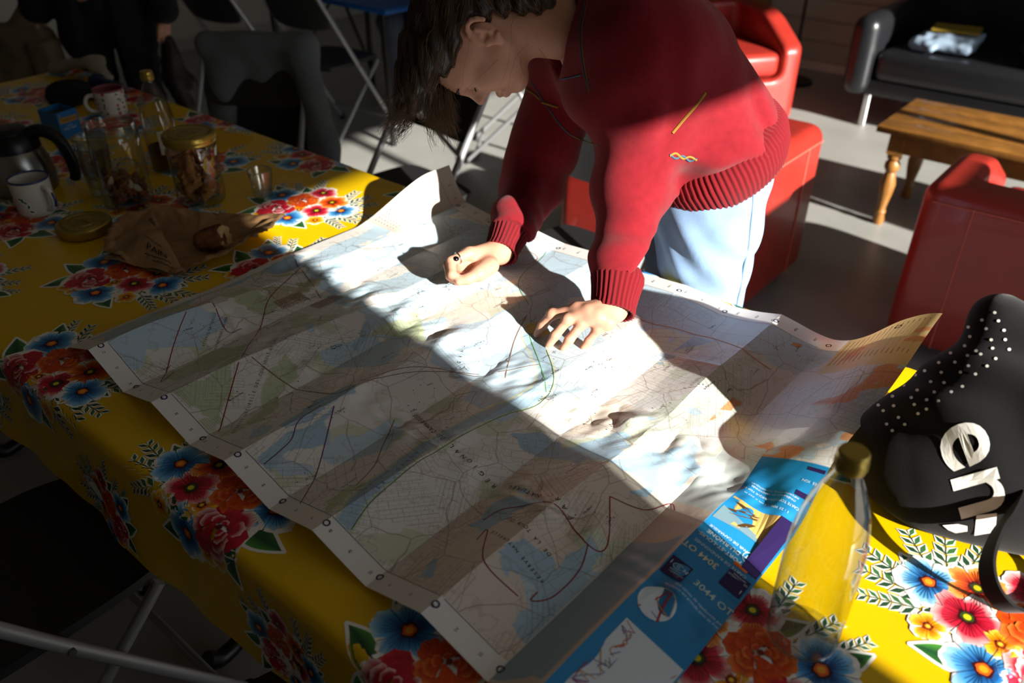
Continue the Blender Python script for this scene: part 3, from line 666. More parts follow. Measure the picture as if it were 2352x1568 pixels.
# neat lines of the map frame and kilometre ticks
for v_ in (.035, .915): mp.line([(.03+i*.01, v_) for i in range(104)], .0008, k_('#555049'), .0004)
for i in range(26):
    mp.text(str(30+i), (.045+i*.04, .018), .006, math.pi/2, k_('#4c4840'), .0004); mp.text(str(4802+i), (.045+i*.04, .937), .006, math.pi/2, k_('#4c4840'), .0004)
for i in range(11):
    u = .16+i*.107-.05
    for v_ in (.022, .932):
        a = np.linspace(0, 2*math.pi, 15); ring = [(u+.0045*math.cos(t), v_+.0045*math.sin(t)) for t in a]; mp.line(ring, .0022, k_('#2c2a4e'), .0005)
def path_text(t, a, b, size, c, bold=.0):
    a = np.array(a); b = np.array(b); ang = math.atan2(b[1]-a[1], b[0]-a[0]); n = len(t)
    for i, ch in enumerate(t):
        if ch != ' ': p = a+(b-a)*i/max(n-1, 1); mp.text(ch, p, size, ang, c, .0005, bold)
BK = k_('#2e2b28')
path_text('RÉSERVE NATURELLE DES COUSSOULS DE CRAU', (.4645, .0587), (.3000, .2600), .0075, BK)
path_text('RÉSERVE NATURELLE', (.1954, .1681), (.1388, .2313), .0070, BK); path_text('DES COUSSOULS DE CRAU', (.215, .178), (.156, .245), .0062, BK)
path_text('LE  GRAND  RHÔNE', (.752, .115), (.716, .290), .0085, k_('#2f5a86'))
path_text('RÉGIONAL', (.8526, .2519), (.7600, .2565), .0115, BK); path_text('NATUREL', (.930, .262), (.875, .262), .0110, BK); path_text('PARC', (.9903, .2605), (.9478, .269), .0120, BK)
path_text('DE CAMARGUE', (.735, .262), (.64, .29), .0115, BK)
path_text('DE LA TOUR DU', (1.01, .188), (.93, .200), .0085, BK); path_text('RÉSERVE NATURELLE', (1.03, .150), (.93, .165), .0075, BK)
path_text('GRAU', (.5932, .4423), (.5592, .4885), .009, BK)
R_ = np.random.RandomState(3)
WORDS = ['Mas Neuf', 'la Tour', 'le Relai', 'Étang', 'Pointe', 'Canal', 'le Grand Mas', 'la Roque', 'les Salins', 'Carteau', 'le Mazet', 'Port', 'Bois Verdun', 'la Porcelette']
for i in range(90):
    u, v_ = R_.uniform(.05, 1.04), R_.uniform(.06, .89)
    if (u < .11 and v_ > .7): continue
    mp.text(WORDS[i % len(WORDS)], (u, v_), R_.uniform(.0045, .0062), math.pi/2+.1*R_.randn(), BK, .0005)
    for q in range(3): x, y = u+.01*R_.randn(), v_+.014*R_.randn(); mp.poly([(x, y), (x+.0022, y), (x+.0022, y+.0014), (x, y+.0014)], BK, .0005)
for i in range(7):          # tank farm blocks
    for j in range(4):
        for (bu, bv) in ((.165, .345), (.215, .395)):
            x, y = bu+j*.008, bv+i*.009; mp.line([(x, y), (x+.007, y), (x+.007, y+.008), (x, y+.008), (x, y)], .0009, k_('#9a6a52'), .0005)
            a = np.linspace(0, 2*math.pi, 9); mp.line([(x+.0035+.0016*math.cos(t), y+.004+.0016*math.sin(t)) for t in a], .0007, k_('#7a4a3a'), .0006)
for i in range(46):         # hatch of the reserve
    a = .040+i*.0035
    mp.line([(.300+.1*max(0, .12-a)*3, a), (.42-.9*max(0, a-.055), a)], .0005, k_('#7d946c'), .0004) if a < .18 else None
for i in range(18):         # legend panel: text lines and symbols
    v_ = .80; u = .012+i*.005
    if i < 14: mp.line([(.010+i*.0052, .80+.004*math.sin(i)), (.010+i*.0052, .945)], .0011, k_('#a08a84'), .0005)
for i in range(7):
    for j in range(6): x, y = .018+i*.011, .735+j*.0095; mp.poly([(x, y), (x+.0028, y), (x+.0028, y+.0028), (x, y+.0028)], k_(['#5a4a6a', '#3f3a48', '#8a5a50'][(i+j) % 3]), .0005)
for i in range(16): mp.line([(1.106+i*.0078, .845+.003*math.sin(i*2)), (1.106+i*.0078, .945)], .0012, k_('#a8824a'), .0005)
# --- cover panel (front cover printed upside down, back cover the other way up)
C0, C1 = 1.138, 1.233; CM = (C0+C1)/2; Wt = k_('#cfe0e8'); PU = k_('#2b1d4d')
def rect(u0, u1, v0, v1, c, o=.0004): mp.poly([(u0, v0), (u1, v0), (u1, v1), (u0, v1)], c, o)
pi_ = math.pi
n = 12
ph = [(C0, .405+.012*math.sin(i/n*3)) if False else (C0+(C1-.022-C0)*i/n, .392+.012*math.sin(i/n*2.4)) for i in range(n+1)]+[(C1-.022-(C1-.022-C0)*i/n, .470-.012*math.sin(i/n*2.4)) for i in range(n+1)]
mp.poly(ph, k_('#c9a75c'), .0004)
mp.poly([(C0, .392), (C0+.04, .400), (C1-.022, .400), (C1-.022, .408), (C0+.03, .418), (C0, .425)], k_('#6f8a94'), .00045)
for (x, y, l, a) in ((1.165, .430, .05, .3), (1.175, .440, .04, .5), (1.180, .415, .03, .9), (1.160, .445, .03, -.2)):   # birds on driftwood
    t = np.linspace(-1, 1, 7); V = [(x+l/2*q*math.cos(a)-.004*(1-q*q)*math.sin(a), y+l/2*q*math.sin(a)+.004*(1-q*q)*math.cos(a)) for q in t]+[(x+l/2*q*math.cos(a)+.003*(1-q*q)*math.sin(a), y+l/2*q*math.sin(a)-.003*(1-q*q)*math.cos(a)) for q in t[::-1]]
    mp.poly(V, k_('#4a3418'), .0005)
mp.line([(1.150, .418), (1.166, .424), (1.190, .444), (1.205, .450)], .0018, k_('#5a4020'), .0005)
rect(C1-.024, C1, .345, .470, PU, .00042); rect(C1-.024, C1, .515, .524, PU, .00042); rect(C1-.024, C1, .565, .572, PU, .00042)
mp.text('PORT-ST-LOUIS-', (CM-.013, .352), .0092, pi_, Wt, .0005, .012); mp.text('DU-RHÔNE', (CM-.013, .364), .0098, pi_, Wt, .0005, .012)
mp.text('PNR DE CAMARGUE', (CM-.012, .3755), .0065, pi_, Wt, .0005); mp.text('CARTE DE RANDONNÉE', (CM-.003, .337), .0072, pi_, Wt, .0005); mp.text('3044 OT', (CM-.024, .321), .0145, pi_, k_('#d7cfa8'), .0005, .012)
mp.text('1 : 25 000 * 1 cm = 250 m', (CM-.006, .482), .0065, pi_, Wt, .0005); mp.text('CARTE TOPOGRAPHIQUE TOP 25', (CM-.004, .495), .0056, pi_, Wt, .0005)
mp.text('ITINÉRAIRES DE RANDONNÉE', (CM-.004, .504), .0050, pi_, Wt, .0005); mp.text('INFORMATIONS TOURISTIQUES', (CM-.004, .511), .0050, pi_, Wt, .0005)
mp.text('PORT-ST-LOUIS-', (C1-.008, .420), .0085, -pi_/2, Wt, .0006, .01); mp.text('DU-RHÔNE', (C1-.017, .425), .0085, -pi_/2, Wt, .0006, .01); mp.text('3044 OT', (C1-.012, .358), .005, -pi_/2, Wt, .0006)
mp.text('LES  IGN', (C1-.012, .545), .0065, pi_, Wt, .0006)
a = np.linspace(0, 2*pi_, 19); mp.line([(C1-.022+.010*math.cos(t), .368+.010*math.sin(t)) for t in a], .0010, Wt, .0006)
mp.text('VTT', (C1-.022, .368), .008, pi_, Wt, .0006, .01)
rect(C1-.034, C1-.014, .343, .350, k_('#c8642c'), .00055)
for (u, v_, an) in ((C1-.017, .318, pi_), (C0+.015, .275, 0.)):       # institute logo squares
    rect(u-.0155, u+.0155, v_-.0165, v_+.0165, PU, .0005); s = -1 if an else 1
    aa_ = np.linspace(.6, 5.6, 15); mp.line([(u+.0075*math.cos(t)*s, v_+s*.004+.0045*math.sin(t)) for t in aa_], .0012, k_('#9fc4d8'), .0007)
    mp.text('i', (u-s*.0115, v_+s*.006), .010, an, Wt, .0007, .01); mp.text('N', (u+s*.011, v_+s*.003), .009, an, Wt, .0007, .01); mp.text('G', (u, v_+s*.004), .007, an, Wt, .0007)
    for q, w in enumerate(('INSTITUT', 'GÉOGRAPHIQUE', 'NATIONAL')): mp.text(w, (u, v_-s*(.004+.0042*q)), .0038, an, Wt, .0007)
mp.line([(C0, .2945), (C1, .2945)], .0006, k_('#17648f'), .0004)
mp.text('3044 OT', (CM+.022, .276), .0155, 0, k_('#b9cfc4'), .0005, .012)
mp.text('205 cartes de randonnée pour', (CM+.016, .253), .0060, 0, Wt, .0005); mp.text('découvrir les grands sites de France', (CM+.012, .245), .0060, 0, Wt, .0005)
cc = [(CM-.022+.024*math.cos(t), .212+.026*math.sin(t)) for t in np.linspace(0, 2*pi_, 25)[:-1]]; mp.poly(cc, k_('#d3dce2'), .0005)
for P, c, w in (([(1.150, .190), (1.158, .210), (1.166, .235)], '#b03038', .0018), ([(1.152, .228), (1.165, .212), (1.183, .205)], '#c9923c', .0013), ([(1.145, .205), (1.160, .198), (1.180, .193)], '#4a6a9a', .0012), ([(1.170, .236), (1.172, .215), (1.178, .190)], '#a83038', .0026)): mp.line(P, w, k_(c), .0007, n=5)
rect(C0+.012, C1, .03, .165, k_('#cdd3d6'), .0005)
for i in range(80): x, y = R_.uniform(C0+.02, C1-.01), R_.uniform(.04, .155); mp.line([(x, y), (min(max(x+.014*R_.randn(), C0+.014), C1-.002), y+.010*R_.randn()), (min(max(x+.02*R_.randn(), C0+.014), C1-.002), min(y+.02*R_.randn(), .162))], .0011, k_(['#b03a44', '#5a5a9a', '#7a7a7a', '#b8863c'][i % 4]), .0007, n=3)
mp.poly([(1.175, .085), (1.20, .08), (1.207, .105), (1.182, .12)], k_('#d8a82c'), .0006)
m_ink = mat('map_ink', attr='Col', rough=.45, spec=.3)
ink = mp.build('map_printing', lambda V, O: surf_off(map_pos, V, O)-np.array([*MO, TZ]), m_ink, mapo)
# ---------------------------------------------------------------- the person leaning over the map
# Modelled in the viewer frame (x right, y ahead, z up); the root turns it into the room.
BASE = np.array([.47, 1.72, 0.])
person = empty('person', rot(BASE), YAW)
tag(person, 'person in a red knitted sweater and pale jeans leaning on both hands over the map', 'person')
def pbuild(name, V, Q, m, parent=person, smooth=True):
    me = fast_mesh(name, np.asarray(V)-BASE, Q, smooth); return link(name, me, m, parent)
m_skin = mat('skin', '#bd8a72', rough=.5, spec=.35, sss=.12, bump=('noise', 260, .12, .001), var=(40, .07))
m_red = mat('red_wool_knit', '#761820', rough=.95, spec=.1, sheen=.12, bump=('noise', 700, .5, .0012), var=(60, .10))
m_redrib = mat('red_wool_rib', '#6a141b', rough=.95, spec=.1, sheen=.1, bump=('noise', 700, .4, .001))
m_jean = mat('washed_denim', '#7f9cbd', rough=.85, spec=.2, bump=('noise', 600, .35, .001), var=(9, .22))
m_hair = mat('dark_brown_hair', '#241a12', rough=.42, spec=.5, var=(90, .3))
m_hair2 = mat('brown_hair_tips', '#5d432a', rough=.45, spec=.5)
# joints
LW_ = vat(1408, 706, .814); LE = vaty(1452, 430, 1.56); LS = vaty(1490, 110, 1.60)
RW_ = vat(1152, 575, .803); RE = vaty(1222, 410, 1.84); RS = vaty(1330, 120, 1.88)
HEAD = np.array([-.046, 1.69, 1.222])
HF = np.array([0, -.23, -.973]); HL = np.array([0, -.973, .23]); HU = np.array([-1., 0, 0])
tl = math.radians(-2.5); HU, HF = HU*math.cos(tl)+HF*math.sin(tl), HF*math.cos(tl)-HU*math.sin(tl)
def hw(P):                       # head frame (forward, left, up) -> viewer frame
    P = np.asarray(P, float); return HEAD+P[..., 0:1]*HF+P[..., 1:2]*HL+P[..., 2:3]*HU
NB = np.array([.135, 1.705, 1.235])       # base of neck
BV, BQ, nb = [], [], 0
def bodypart(V, Q):
    global nb
    BV.append(np.asarray(V)); BQ.append(np.asarray(Q)+nb); nb += len(V)
# --- head and neck
s = SDF((-.125, -.10, -.20), (.15, .10, .15), .0023)
s.add(s.ell((-.004, 0, .046), (.099, .075, .090)))
s.add(s.ell((.046, 0, .045), (.053, .064, .060)), .03)
s.add(s.ell((.042, 0, -.020), (.052, .054, .055)), .03)
s.add(s.sphere((.078, 0, -.056), .021), .018)
for q in (-1, 1):
    s.add(s.cone((.008, q*.050, -.030), (.066, q*.022, -.060), .018, .015), .03)
    s.add(s.ell((.066, q*.034, -.002), (.028, .026, .028)), .02)
    s.add(s.cone((.093, q*.008, .050), (.078, q*.044, .047), .009, .008), .016)
    s.sub(s.ell((.104, q*.031, .031), (.020, .018, .012)), .012)
    s.add(s.ell((.080, q*.031, .029), (.0145, .0155, .0125)), .004)
    s.add(s.sphere((.100, q*.0115, .003), .0085), .008)
    s.add(s.cone((.092, q*.020, -.032), (.1015, 0, -.0265), .0052, .0062), .008)
    s.add(s.cone((.091, q*.019, -.036), (.1000, 0, -.0385), .0052, .0068), .008)
    s.sub(s.cone((.092, q*.023, -.033), (.1085, 0, -.0325), .0012, .0022), .003)
s.add(s.cone((.093, 0, .046), (.1150, 0, .0120), .0072, .0105), .012)
for q in (-1, 1): s.sub(s.sphere((.1045, q*.0065, -.0005), .0036), .003)
nbl = np.array([(NB-HEAD)@HF, (NB-HEAD)@HL, (NB-HEAD)@HU])
s.add(s.cone((-.026, 0, -.02), nbl, .050, .060), .03)
# ears
for q in (-1, 1):
    a = np.linspace(-.3, 4.6, 12); ring = [(-.013-.021*math.cos(t)*1.0, q*(.080+.010*math.cos(t)*.9+.002), .010+.029*math.sin(t+.25)) for t in a]
    for p0, p1 in zip(ring[:-1], ring[1:]): s.add(s.cone(p0, p1, .0046, .0046), .003)
    s.add(s.ell((-.010, q*.0755, .008), (.020, .006, .027)), .006)
    s.add(s.cone((-.014, q*.0800, -.006), (-.016, q*.083, .024), .0035, .0035), .004)
    s.sub(s.sphere((-.003, q*.0825, .004), .0075), .004)
    s.add(s.sphere((.008, q*.0745, .000), .0060), .005)
    s.add(s.ell((.000, q*.0755, -.021), (.009, .005, .010)), .006)
V, Q = s.nets(); V = smooth_verts(V, Q, 1, .4); bodypart(hw(V), Q)
# --- left hand (palm down, fingers bent, tips on the paper)
def z_at(x, y, z): return vat(x, y, z)
fing = {'index': [(1324, 711, .820), (1268, 722, .804), (1246, 747, .779), (1234, 767, .7605)], 'middle': [(1350, 718, .823), (1303, 735, .808), (1275, 770, .780), (1260, 793, .7605)],
        'ring': [(1374, 728, .819), (1336, 744, .804), (1307, 781, .777), (1293, 802, .7605)], 'pinky': [(1398, 742, .808), (1372, 757, .796), (1352, 783, .774), (1339, 800, .7605)]}
fr = {'index': (.0122, .0096, .0088, .0073), 'middle': (.0125, .0098, .0090, .0075), 'ring': (.0120, .0094, .0086, .0072), 'pinky': (.0112, .0085, .0076, .0064)}
allp = [z_at(*p) for f in fing.values() for p in f]+[LW_]; lo = np.min(allp, 0)-.05; hi = np.max(allp, 0)+.05; hi[2] += .03
fa = (LE-LW_)/np.linalg.norm(LE-LW_)
s = SDF(lo, hi+np.array([.02, .06, .03]), .0018)
s.add(s.cone(LW_+fa*.09, LW_, .031, .0265, flat=((.35, -.2, .9), .80)))
for f, pts in fing.items():
    P = [z_at(*p) for p in pts]; r = fr[f]
    s.add(s.cone(LW_+(P[0]-LW_)*.12, P[0], .0165, r[0]), .020)
    for i in range(3): s.add(s.cone(P[i], P[i+1], r[i], r[i+1]), .005 if i else .010)
    s.add(s.sphere(P[1]+np.array([0, 0, .0015]), r[1]*1.06), .006)
    t_ = LW_+(P[0]-LW_)*.5; s.add(s.cone(t_+[0, 0, .008], P[0]+[0, 0, .004], .004, .0075), .010)
th = [vat(1372, 705, .803), vat(1340, 712, .785), vat(1308, 722, .766), vat(1290, 724, .761)]
s.add(s.cone(LW_, th[1], .020, .0135), .02); s.add(s.cone(th[1], th[2], .0115, .0105), .01); s.add(s.cone(th[2], th[3], .0105, .0085), .004)
V, Q = s.nets(); V = smooth_verts(V, Q, 1, .35); bodypart(V, Q)
# --- right hand (loose fist standing on its edge, thumb towards the viewer)
fst = {'index': [(1078, 582, .826), (1036, 600, .822), (1038, 630, .808), (1058, 641, .800)], 'middle': [(1074, 583, .812), (1029, 608, .806), (1034, 634, .793), (1062, 634, .795)],
       'ring': [(1076, 588, .796), (1032, 617, .789), (1040, 640, .779), (1066, 634, .785)], 'pinky': [(1084, 594, .781), (1042, 627, .773), (1050, 646, .766), (1074, 638, .772)]}
allp = [z_at(*p) for f in fst.values() for p in f]+[RW_]; lo = np.min(allp, 0)-.05; hi = np.max(allp, 0)+.05
ra = (RE-RW_)/np.linalg.norm(RE-RW_)
s = SDF(lo, hi+np.array([.04, .06, .04]), .0018)
s.add(s.cone(RW_+ra*.08, RW_, .029, .0255, flat=((.8, .5, 0), .85)))
for f, pts in fst.items():
    P = [z_at(*p) for p in pts]; r = fr[f]
    s.add(s.cone(RW_+(P[0]-RW_)*.12, P[0], .0175, r[0]*1.08), .018)
    for i in range(3): s.add(s.cone(P[i], P[i+1], r[i]*1.04, r[i+1]*1.04), .004 if i else .009)
s.add(s.ell(vat(1094, 604, .797), (.030, .026, .028)), .010); s.add(s.sphere(vat(1062, 622, .792), .021), .008)
th = [vat(1128, 610, .806), vat(1100, 628, .803), vat(1074, 641, .799), vat(1054, 646, .797)]
s.add(s.cone(RW_, th[1], .019, .0140), .018); s.add(s.cone(th[0], th[1], .017, .0135), .012); s.add(s.cone(th[1], th[2], .0125, .0112), .008); s.add(s.cone(th[2], th[3], .0112, .0088), .004)
V, Q = s.nets(); V = smooth_verts(V, Q, 1, .35); bodypart(V, Q)
# --- trunk, arms and legs under the clothes
s = SDF((-.10, 1.30, .0), (.75, 2.06, 1.36), .011)
PEL = np.array([.42, 1.72, .925]); CH = np.array([.235, 1.712, 1.185])
s.add(s.cone(PEL, CH, .115, .125)); s.add(s.cone(CH, NB, .115, .058), .05)
for S_, E_, W_ in ((LS, LE, LW_), (RS, RE, RW_)):
    s.add(s.cone(CH, S_, .10, .055), .04); s.add(s.cone(S_, E_, .050, .040), .03); s.add(s.cone(E_, W_+(E_-W_)*.1, .040, .027), .02)
for y in (1.635, 1.815):
    s.add(s.cone((.42, y, .87), (.41, y-.01, .48), .082, .055), .04); s.add(s.cone((.41, y-.01, .48), (.45, y, .08), .052, .036), .03); s.add(s.cone((.46, y, .05), (.31, y, .035), .042, .034), .03)
V, Q = s.nets(); bodypart(V, Q)
body = pbuild('body', np.concatenate(BV), np.concatenate(BQ), m_skin)
# --- jeans
s = SDF((.20, 1.42, .05), (.72, 2.05, 1.06), .0055)
s.add(s.ell((.418, 1.725, .93), (.148, .175, .165)))
for y, k in ((1.625, 0), (1.825, 1)):
    s.add(s.cone((.425, y, .85), (.415, y-.015, .48), .108, .084), .05); s.add(s.cone((.415, y-.015, .48), (.45, y, .09), .084, .070), .04)
P3 = np.stack(np.broadcast_arrays(s.X, s.Y, s.Z), -1).astype(float)
s.d = s.d-.0035*np.sin(P3[..., 2]*70+P3[..., 0]*60+3*np.sin(P3[..., 1]*18)).astype(np.float32)*np.exp(-((P3[..., 2]-.82)/.10)**2).astype(np.float32)-.003*vnoise(P3, 26, 12, 2).astype(np.float32)
s.cut(s.plane((0, 0, .075), (0, 0, -1)))
V, Q = s.nets(); V = smooth_verts(V, Q, 1); jeans = pbuild('jeans', V, Q, m_jean)
m_seam = mat('denim_seam', '#6f8cab', rough=.9)
zz = np.linspace(.98, .15, 26); bt = BVHTree.FromPolygons([Vector(v) for v in V], [tuple(q) for q in Q])
sp = []
for z in zz:
    h = bt.ray_cast(Vector((.485, 1.2, z)), Vector((0, 1, 0)))
    if h[0] is not None: sp.append(np.array(h[0])+[0, -.0006, 0])
if len(sp) > 3: tube('side_seam', np.array(sp)-BASE, .0022, m_seam, jeans, sides=6)
m_shoe = mat('dark_shoe', '#1c1a19', rough=.5)
for y in (1.625, 1.825):
    s = SDF((.22, y-.08, -.0), (.56, y+.08, .16), .006); s.add(s.cone((.48, y, .05), (.31, y, .036), .046, .036)); s.add(s.cone((.46, y, .05), (.455, y, .12), .045, .045), .03); s.cut(s.plane((0, 0, .004), (0, 0, -1)))
    V, Q = s.nets(); pbuild('shoe', V, Q, m_shoe)
# --- sweater
s = SDF((-.10, 1.36, .80), (.70, 2.04, 1.46), .0048)
ax = np.array([.42, 0, -.36]); ax /= np.linalg.norm(ax)           # chest -> hips
dp = np.array([.36, 0, .42]); dp /= np.linalg.norm(dp)            # towards the back
Rm = np.stack([ax, np.array([0, 1., 0]), dp])
def tor(c, r, k): s.add(s.ell(c, r, Rm), k)
s.add(s.ell((.415, 1.72, .995), (.12, .182, .148), Rm))
tor((.365, 1.715, 1.065), (.15, .178, .146), .06); tor((.305, 1.712, 1.155), (.16, .185, .150), .06); tor((.225, 1.708, 1.205), (.13, .19, .140), .06)
s.add(s.cone((.225, 1.706, 1.215), NB+[.02, 0, .0], .115, .078), .05)
s.add(s.ell((.20, 1.66, 1.11), (.10, .11, .075), Rm), .05)         # loose knit hanging at the chest
for S_, E_, W_, rr in ((LS, LE, LW_, (.098, .079, .052)), (RS, RE, RW_, (.095, .076, .047))):
    s.add(s.cone((S_+np.array([.26, 1.71, 1.19]))/2, S_, .11, rr[0]), .06); s.add(s.cone(S_, E_, rr[0], rr[1]), .05)
    e2 = W_+(E_-W_)*.24; s.add(s.cone(E_, e2, rr[1], rr[2]*.92), .03)
    s.add(s.ell(e2+(E_-W_)*.11, (rr[2]*1.12,)*3), .02)
P3 = np.stack(np.broadcast_arrays(s.X, s.Y, s.Z), -1).astype(float)
def wr(c, sig, f, amp, k):       # gathered folds round a joint
    global s
    d2 = ((P3-c)**2).sum(-1); k = np.array(k)/np.linalg.norm(k)
    s.d = s.d-(amp*np.exp(-d2/sig**2)*np.sin((P3@k)*f+1.8*np.sin(P3[..., 0]*21+P3[..., 1]*17)+2*np.sin(P3[..., 2]*13))).astype(np.float32)
wr(LE, .13, 55, .009, (LE-LS)); wr(RE, .13, 58, .011, (RE-RS)); wr(LW_+(LE-LW_)*.38, .06, 110, .006, (LE-LW_)); wr(RW_+(RE-RW_)*.38, .06, 110, .008, (RE-RW_))
wr(LS+[.06, .03, -.08], .14, 50, .010, (1, -.2, .6)); wr((.45, 1.58, 1.02), .14, 45, .010, (.5, 0, 1)); wr((.21, 1.60, 1.10), .12, 50, .006, (1, 0, -.6))
s.d = s.d-.0022*vnoise(P3, 24, 17, 2).astype(np.float32)
s.sub(s.cone(NB+[-.10, 0, -.02], NB+[.02, 0, .01], .085, .066), .012)     # neck opening
for E_, W_ in ((LE, LW_), (RE, RW_)):
    n_ = (W_-E_)/np.linalg.norm(W_-E_); c_ = W_+(E_-W_)*.20
    s.d = np.where(s.cone(W_-(E_-W_)*.2, c_+(E_-W_)*.05, .10, .10) < .0, np.maximum(s.d, s.plane(c_, n_)), s.d)
s.cut(s.plane(np.array([.432, 1.722, .968])+np.array([.50, 0, -.86])*-.025, (.50, 0, -.86)), .01)
V, Q = s.nets(); V = smooth_verts(V, Q, 1); sweater = pbuild('sweater', V, Q, m_red)
SWB = BVHTree.FromPolygons([Vector(v) for v in V], [tuple(q) for q in Q])
def ribbed(name, rings, ribs, amp, parent, m, e1=None):
    """Ribbed knit band lofted through rings (centre, axis_u, axis_v)."""
    seg = ribs*6; a = np.linspace(0, 2*math.pi, seg, endpoint=False); rib = amp*np.sign(np.cos(a*ribs))*np.abs(np.cos(a*ribs))**.6
    V = []
    for c, u, v in rings:
        lu, lv = np.linalg.norm(u), np.linalg.norm(v); V.append(c+np.outer(np.cos(a)*(lu+rib)/lu, u)+np.outer(np.sin(a)*(lv+rib)/lv, v))
    V = np.stack(V, 1).reshape(-1, 3); return pbuild(name, V, grid_faces(seg, len(rings), True), m, parent)
def perp(n, ref):
    u = ref-n*(ref@n); u /= np.linalg.norm(u); return u, np.cross(n, u)
for nm, E_, W_, r0, r1, ribs in (('cuff', LE, LW_, .047, .043, 30), ('cuff', RE, RW_, .041, .038, 28)):
    n_ = (W_-E_)/np.linalg.norm(W_-E_); u, v = perp(n_, np.array([1., 0, 0])); L_ = np.linalg.norm(W_-E_); rings = []
    for t, r in ((.30, r0*.9), (.25, r0*1.06), (.21, r0*1.08), (.15, r0*1.0), (.08, r0*.94), (.02, r0*.9), (-.035, r1), (-.045, r1*1.0), (-.045, r1*.88), (-.02, r1*.84)):
        rings.append((W_-n_*t*L_, u*r, v*r*.92))
    ribbed(nm, rings, ribs, .0011, sweater, m_redrib)
hn = np.array([.50, 0, -.86]); hn /= np.linalg.norm(hn); hu = np.array([0, 1., 0]); hv = np.cross(hn, hu); hc = np.array([.432, 1.722, .968]); rings = []
for t, r in ((-.060, .90), (-.046, 1.02), (-.02, 1.06), (.012, 1.02), (.032, .95), (.038, .935), (.038, .90), (.01, .88)): rings.append((hc+hn*t, hu*.190*r, hv*.160*r))
ribbed('hem', rings, 92, .0016, sweater, m_redrib)
cn = np.array([-.96, 0, -.12]); cn /= np.linalg.norm(cn); cu = np.array([0, 1., 0]); cv = np.cross(cn, cu); rings = []
for t, r in ((-.030, 1.22), (-.018, 1.20), (-.004, 1.08), (.008, .98), (.012, .94), (.010, .90), (-.01, .92)): rings.append((NB+np.array([.004, 0, .002])+cn*t, cu*.074*r, cv*.074*r))
ribbed('collar', rings, 60, .0012, sweater, m_redrib)
# embroidered yarn lines on the knit
def on_sweater(px, lift=.0):
    out = []
    for x, y in px:
        d = vray(x, y); h = SWB.ray_cast(Vector(CAM), Vector(d).normalized())
        if h[0] is not None: out.append(np.array(h[0])-d/np.linalg.norm(d)*lift)
    return np.array(out)
m_y1 = mat('mustard_yarn', '#8f6a22', rough=.9); m_y2 = mat('teal_yarn', '#33566b', rough=.9); m_y3 = mat('olive_yarn', '#6d6a35', rough=.9)
def yarn(px, r, m, n=7):
    P = on_sweater(catmull(np.array(px, float), n))
    if len(P) > 3: tube('yarn_line', P-BASE, r*.8, m, sweater, sides=6)
yarn([(1545, 305), (1570, 275), (1598, 243), (1620, 213)], .0036, m_y1)
yarn([(1344, 5), (1332, 60), (1334, 120), (1342, 170), (1352, 205)], .0018, m_y2); yarn([(1350, 5), (1338, 60), (1339, 120), (1346, 170), (1354, 210)], .0014, m_y3)
yarn([(1222, 190), (1250, 235), (1285, 285), (1310, 310)], .0020, m_y2); yarn([(1310, 310), (1345, 325), (1375, 335)], .0018, m_y3)
yarn([(1210, 205), (1225, 215), (1240, 228)], .0028, m_y1); yarn([(1245, 235), (1262, 240), (1282, 246)], .0030, m_y1); yarn([(1290, 182), (1312, 178), (1335, 172)], .0020, m_y2)
yarn([(1538, 358), (1552, 352), (1568, 364), (1584, 360), (1600, 368)], .0030, m_y1); yarn([(1538, 354), (1552, 364), (1568, 358), (1584, 370), (1600, 363)], .0026, m_y2)
# --- hair
s = SDF((-.16, -.13, -.16), (.20, .13, .215), .0032)
s.add(s.ell((-.010, 0, .050), (.120, .093, .108)))
s.add(s.ell((-.075, 0, -.06), (.055, .065, .07)), .04)
P3 = np.stack(np.broadcast_arrays(s.X, s.Y, s.Z), -1)
fx, ly, uz = P3[..., 0], P3[..., 1], P3[..., 2]
face = np.minimum(fx-(uz-.012)*1.0+np.maximum(0, .03-np.abs(ly))*1.2, fx+.036)     # >0 : bare face, ear and neck
face = np.where(uz < .058, np.minimum(fx+.046, face+.025), face)
s.sub((-(face)/1.35).astype(np.float32), .012)
for q in (-1, 1): s.sub(s.ell((-.010, q*.095, .010), (.033, .045, .042)), .006)
s.add(s.ell((.068, -.015, .145), (.078, .080, .036)), .03)
s.add(s.ell((.112, -.030, .122), (.046, .050, .034)), .03)
s.add(s.cone((.02, .075, .10), (.095, .052, .125), .024, .012), .02)
s.d = (s.d-.0028*np.sin(uz*190+4*np.sin(fx*14)+3*np.sin(ly*30))-.002*np.sin(ly*150+5*np.sin(fx*11))).astype(np.float32)
V, Q = s.nets(); V = smooth_verts(V, Q, 1); hairm = pbuild('hair', hw(V), Q, m_hair)
hb = BVHTree.FromPolygons([Vector(v) for v in V], [tuple(q) for q in Q])
R_ = np.random.RandomState(5); SV, SF, off = [], [], 0
def strand(P, r0):
    global off
    v, f = tube_arrays(P, np.linspace(r0, r0*.25, len(P)), 3, cap=False); SV.append(v); SF.extend([tuple(i+off for i in q) for q in f]); off += len(v)
for i in range(1500):             # combed strands hugging the mass, then loose tips
    p = V[R_.randint(len(V))].copy(); P = [p]; d0 = np.array([1., 0, .12]) if p[2] > .03 else np.array([.55, .1*np.sign(p[1]), -.5])
    d0 = d0+.12*R_.randn(3)
    for k in range(9):
        nloc, nn, _, _ = hb.find_nearest(Vector(P[-1])); nn = np.array(nn); d = d0-nn*(d0@nn); d /= np.linalg.norm(d)+1e-9
        q = np.array(nloc)+nn*(.0012+.0007*R_.rand())+d*.009; P.append(q)
    strand(hw(np.array(P)), .0006)
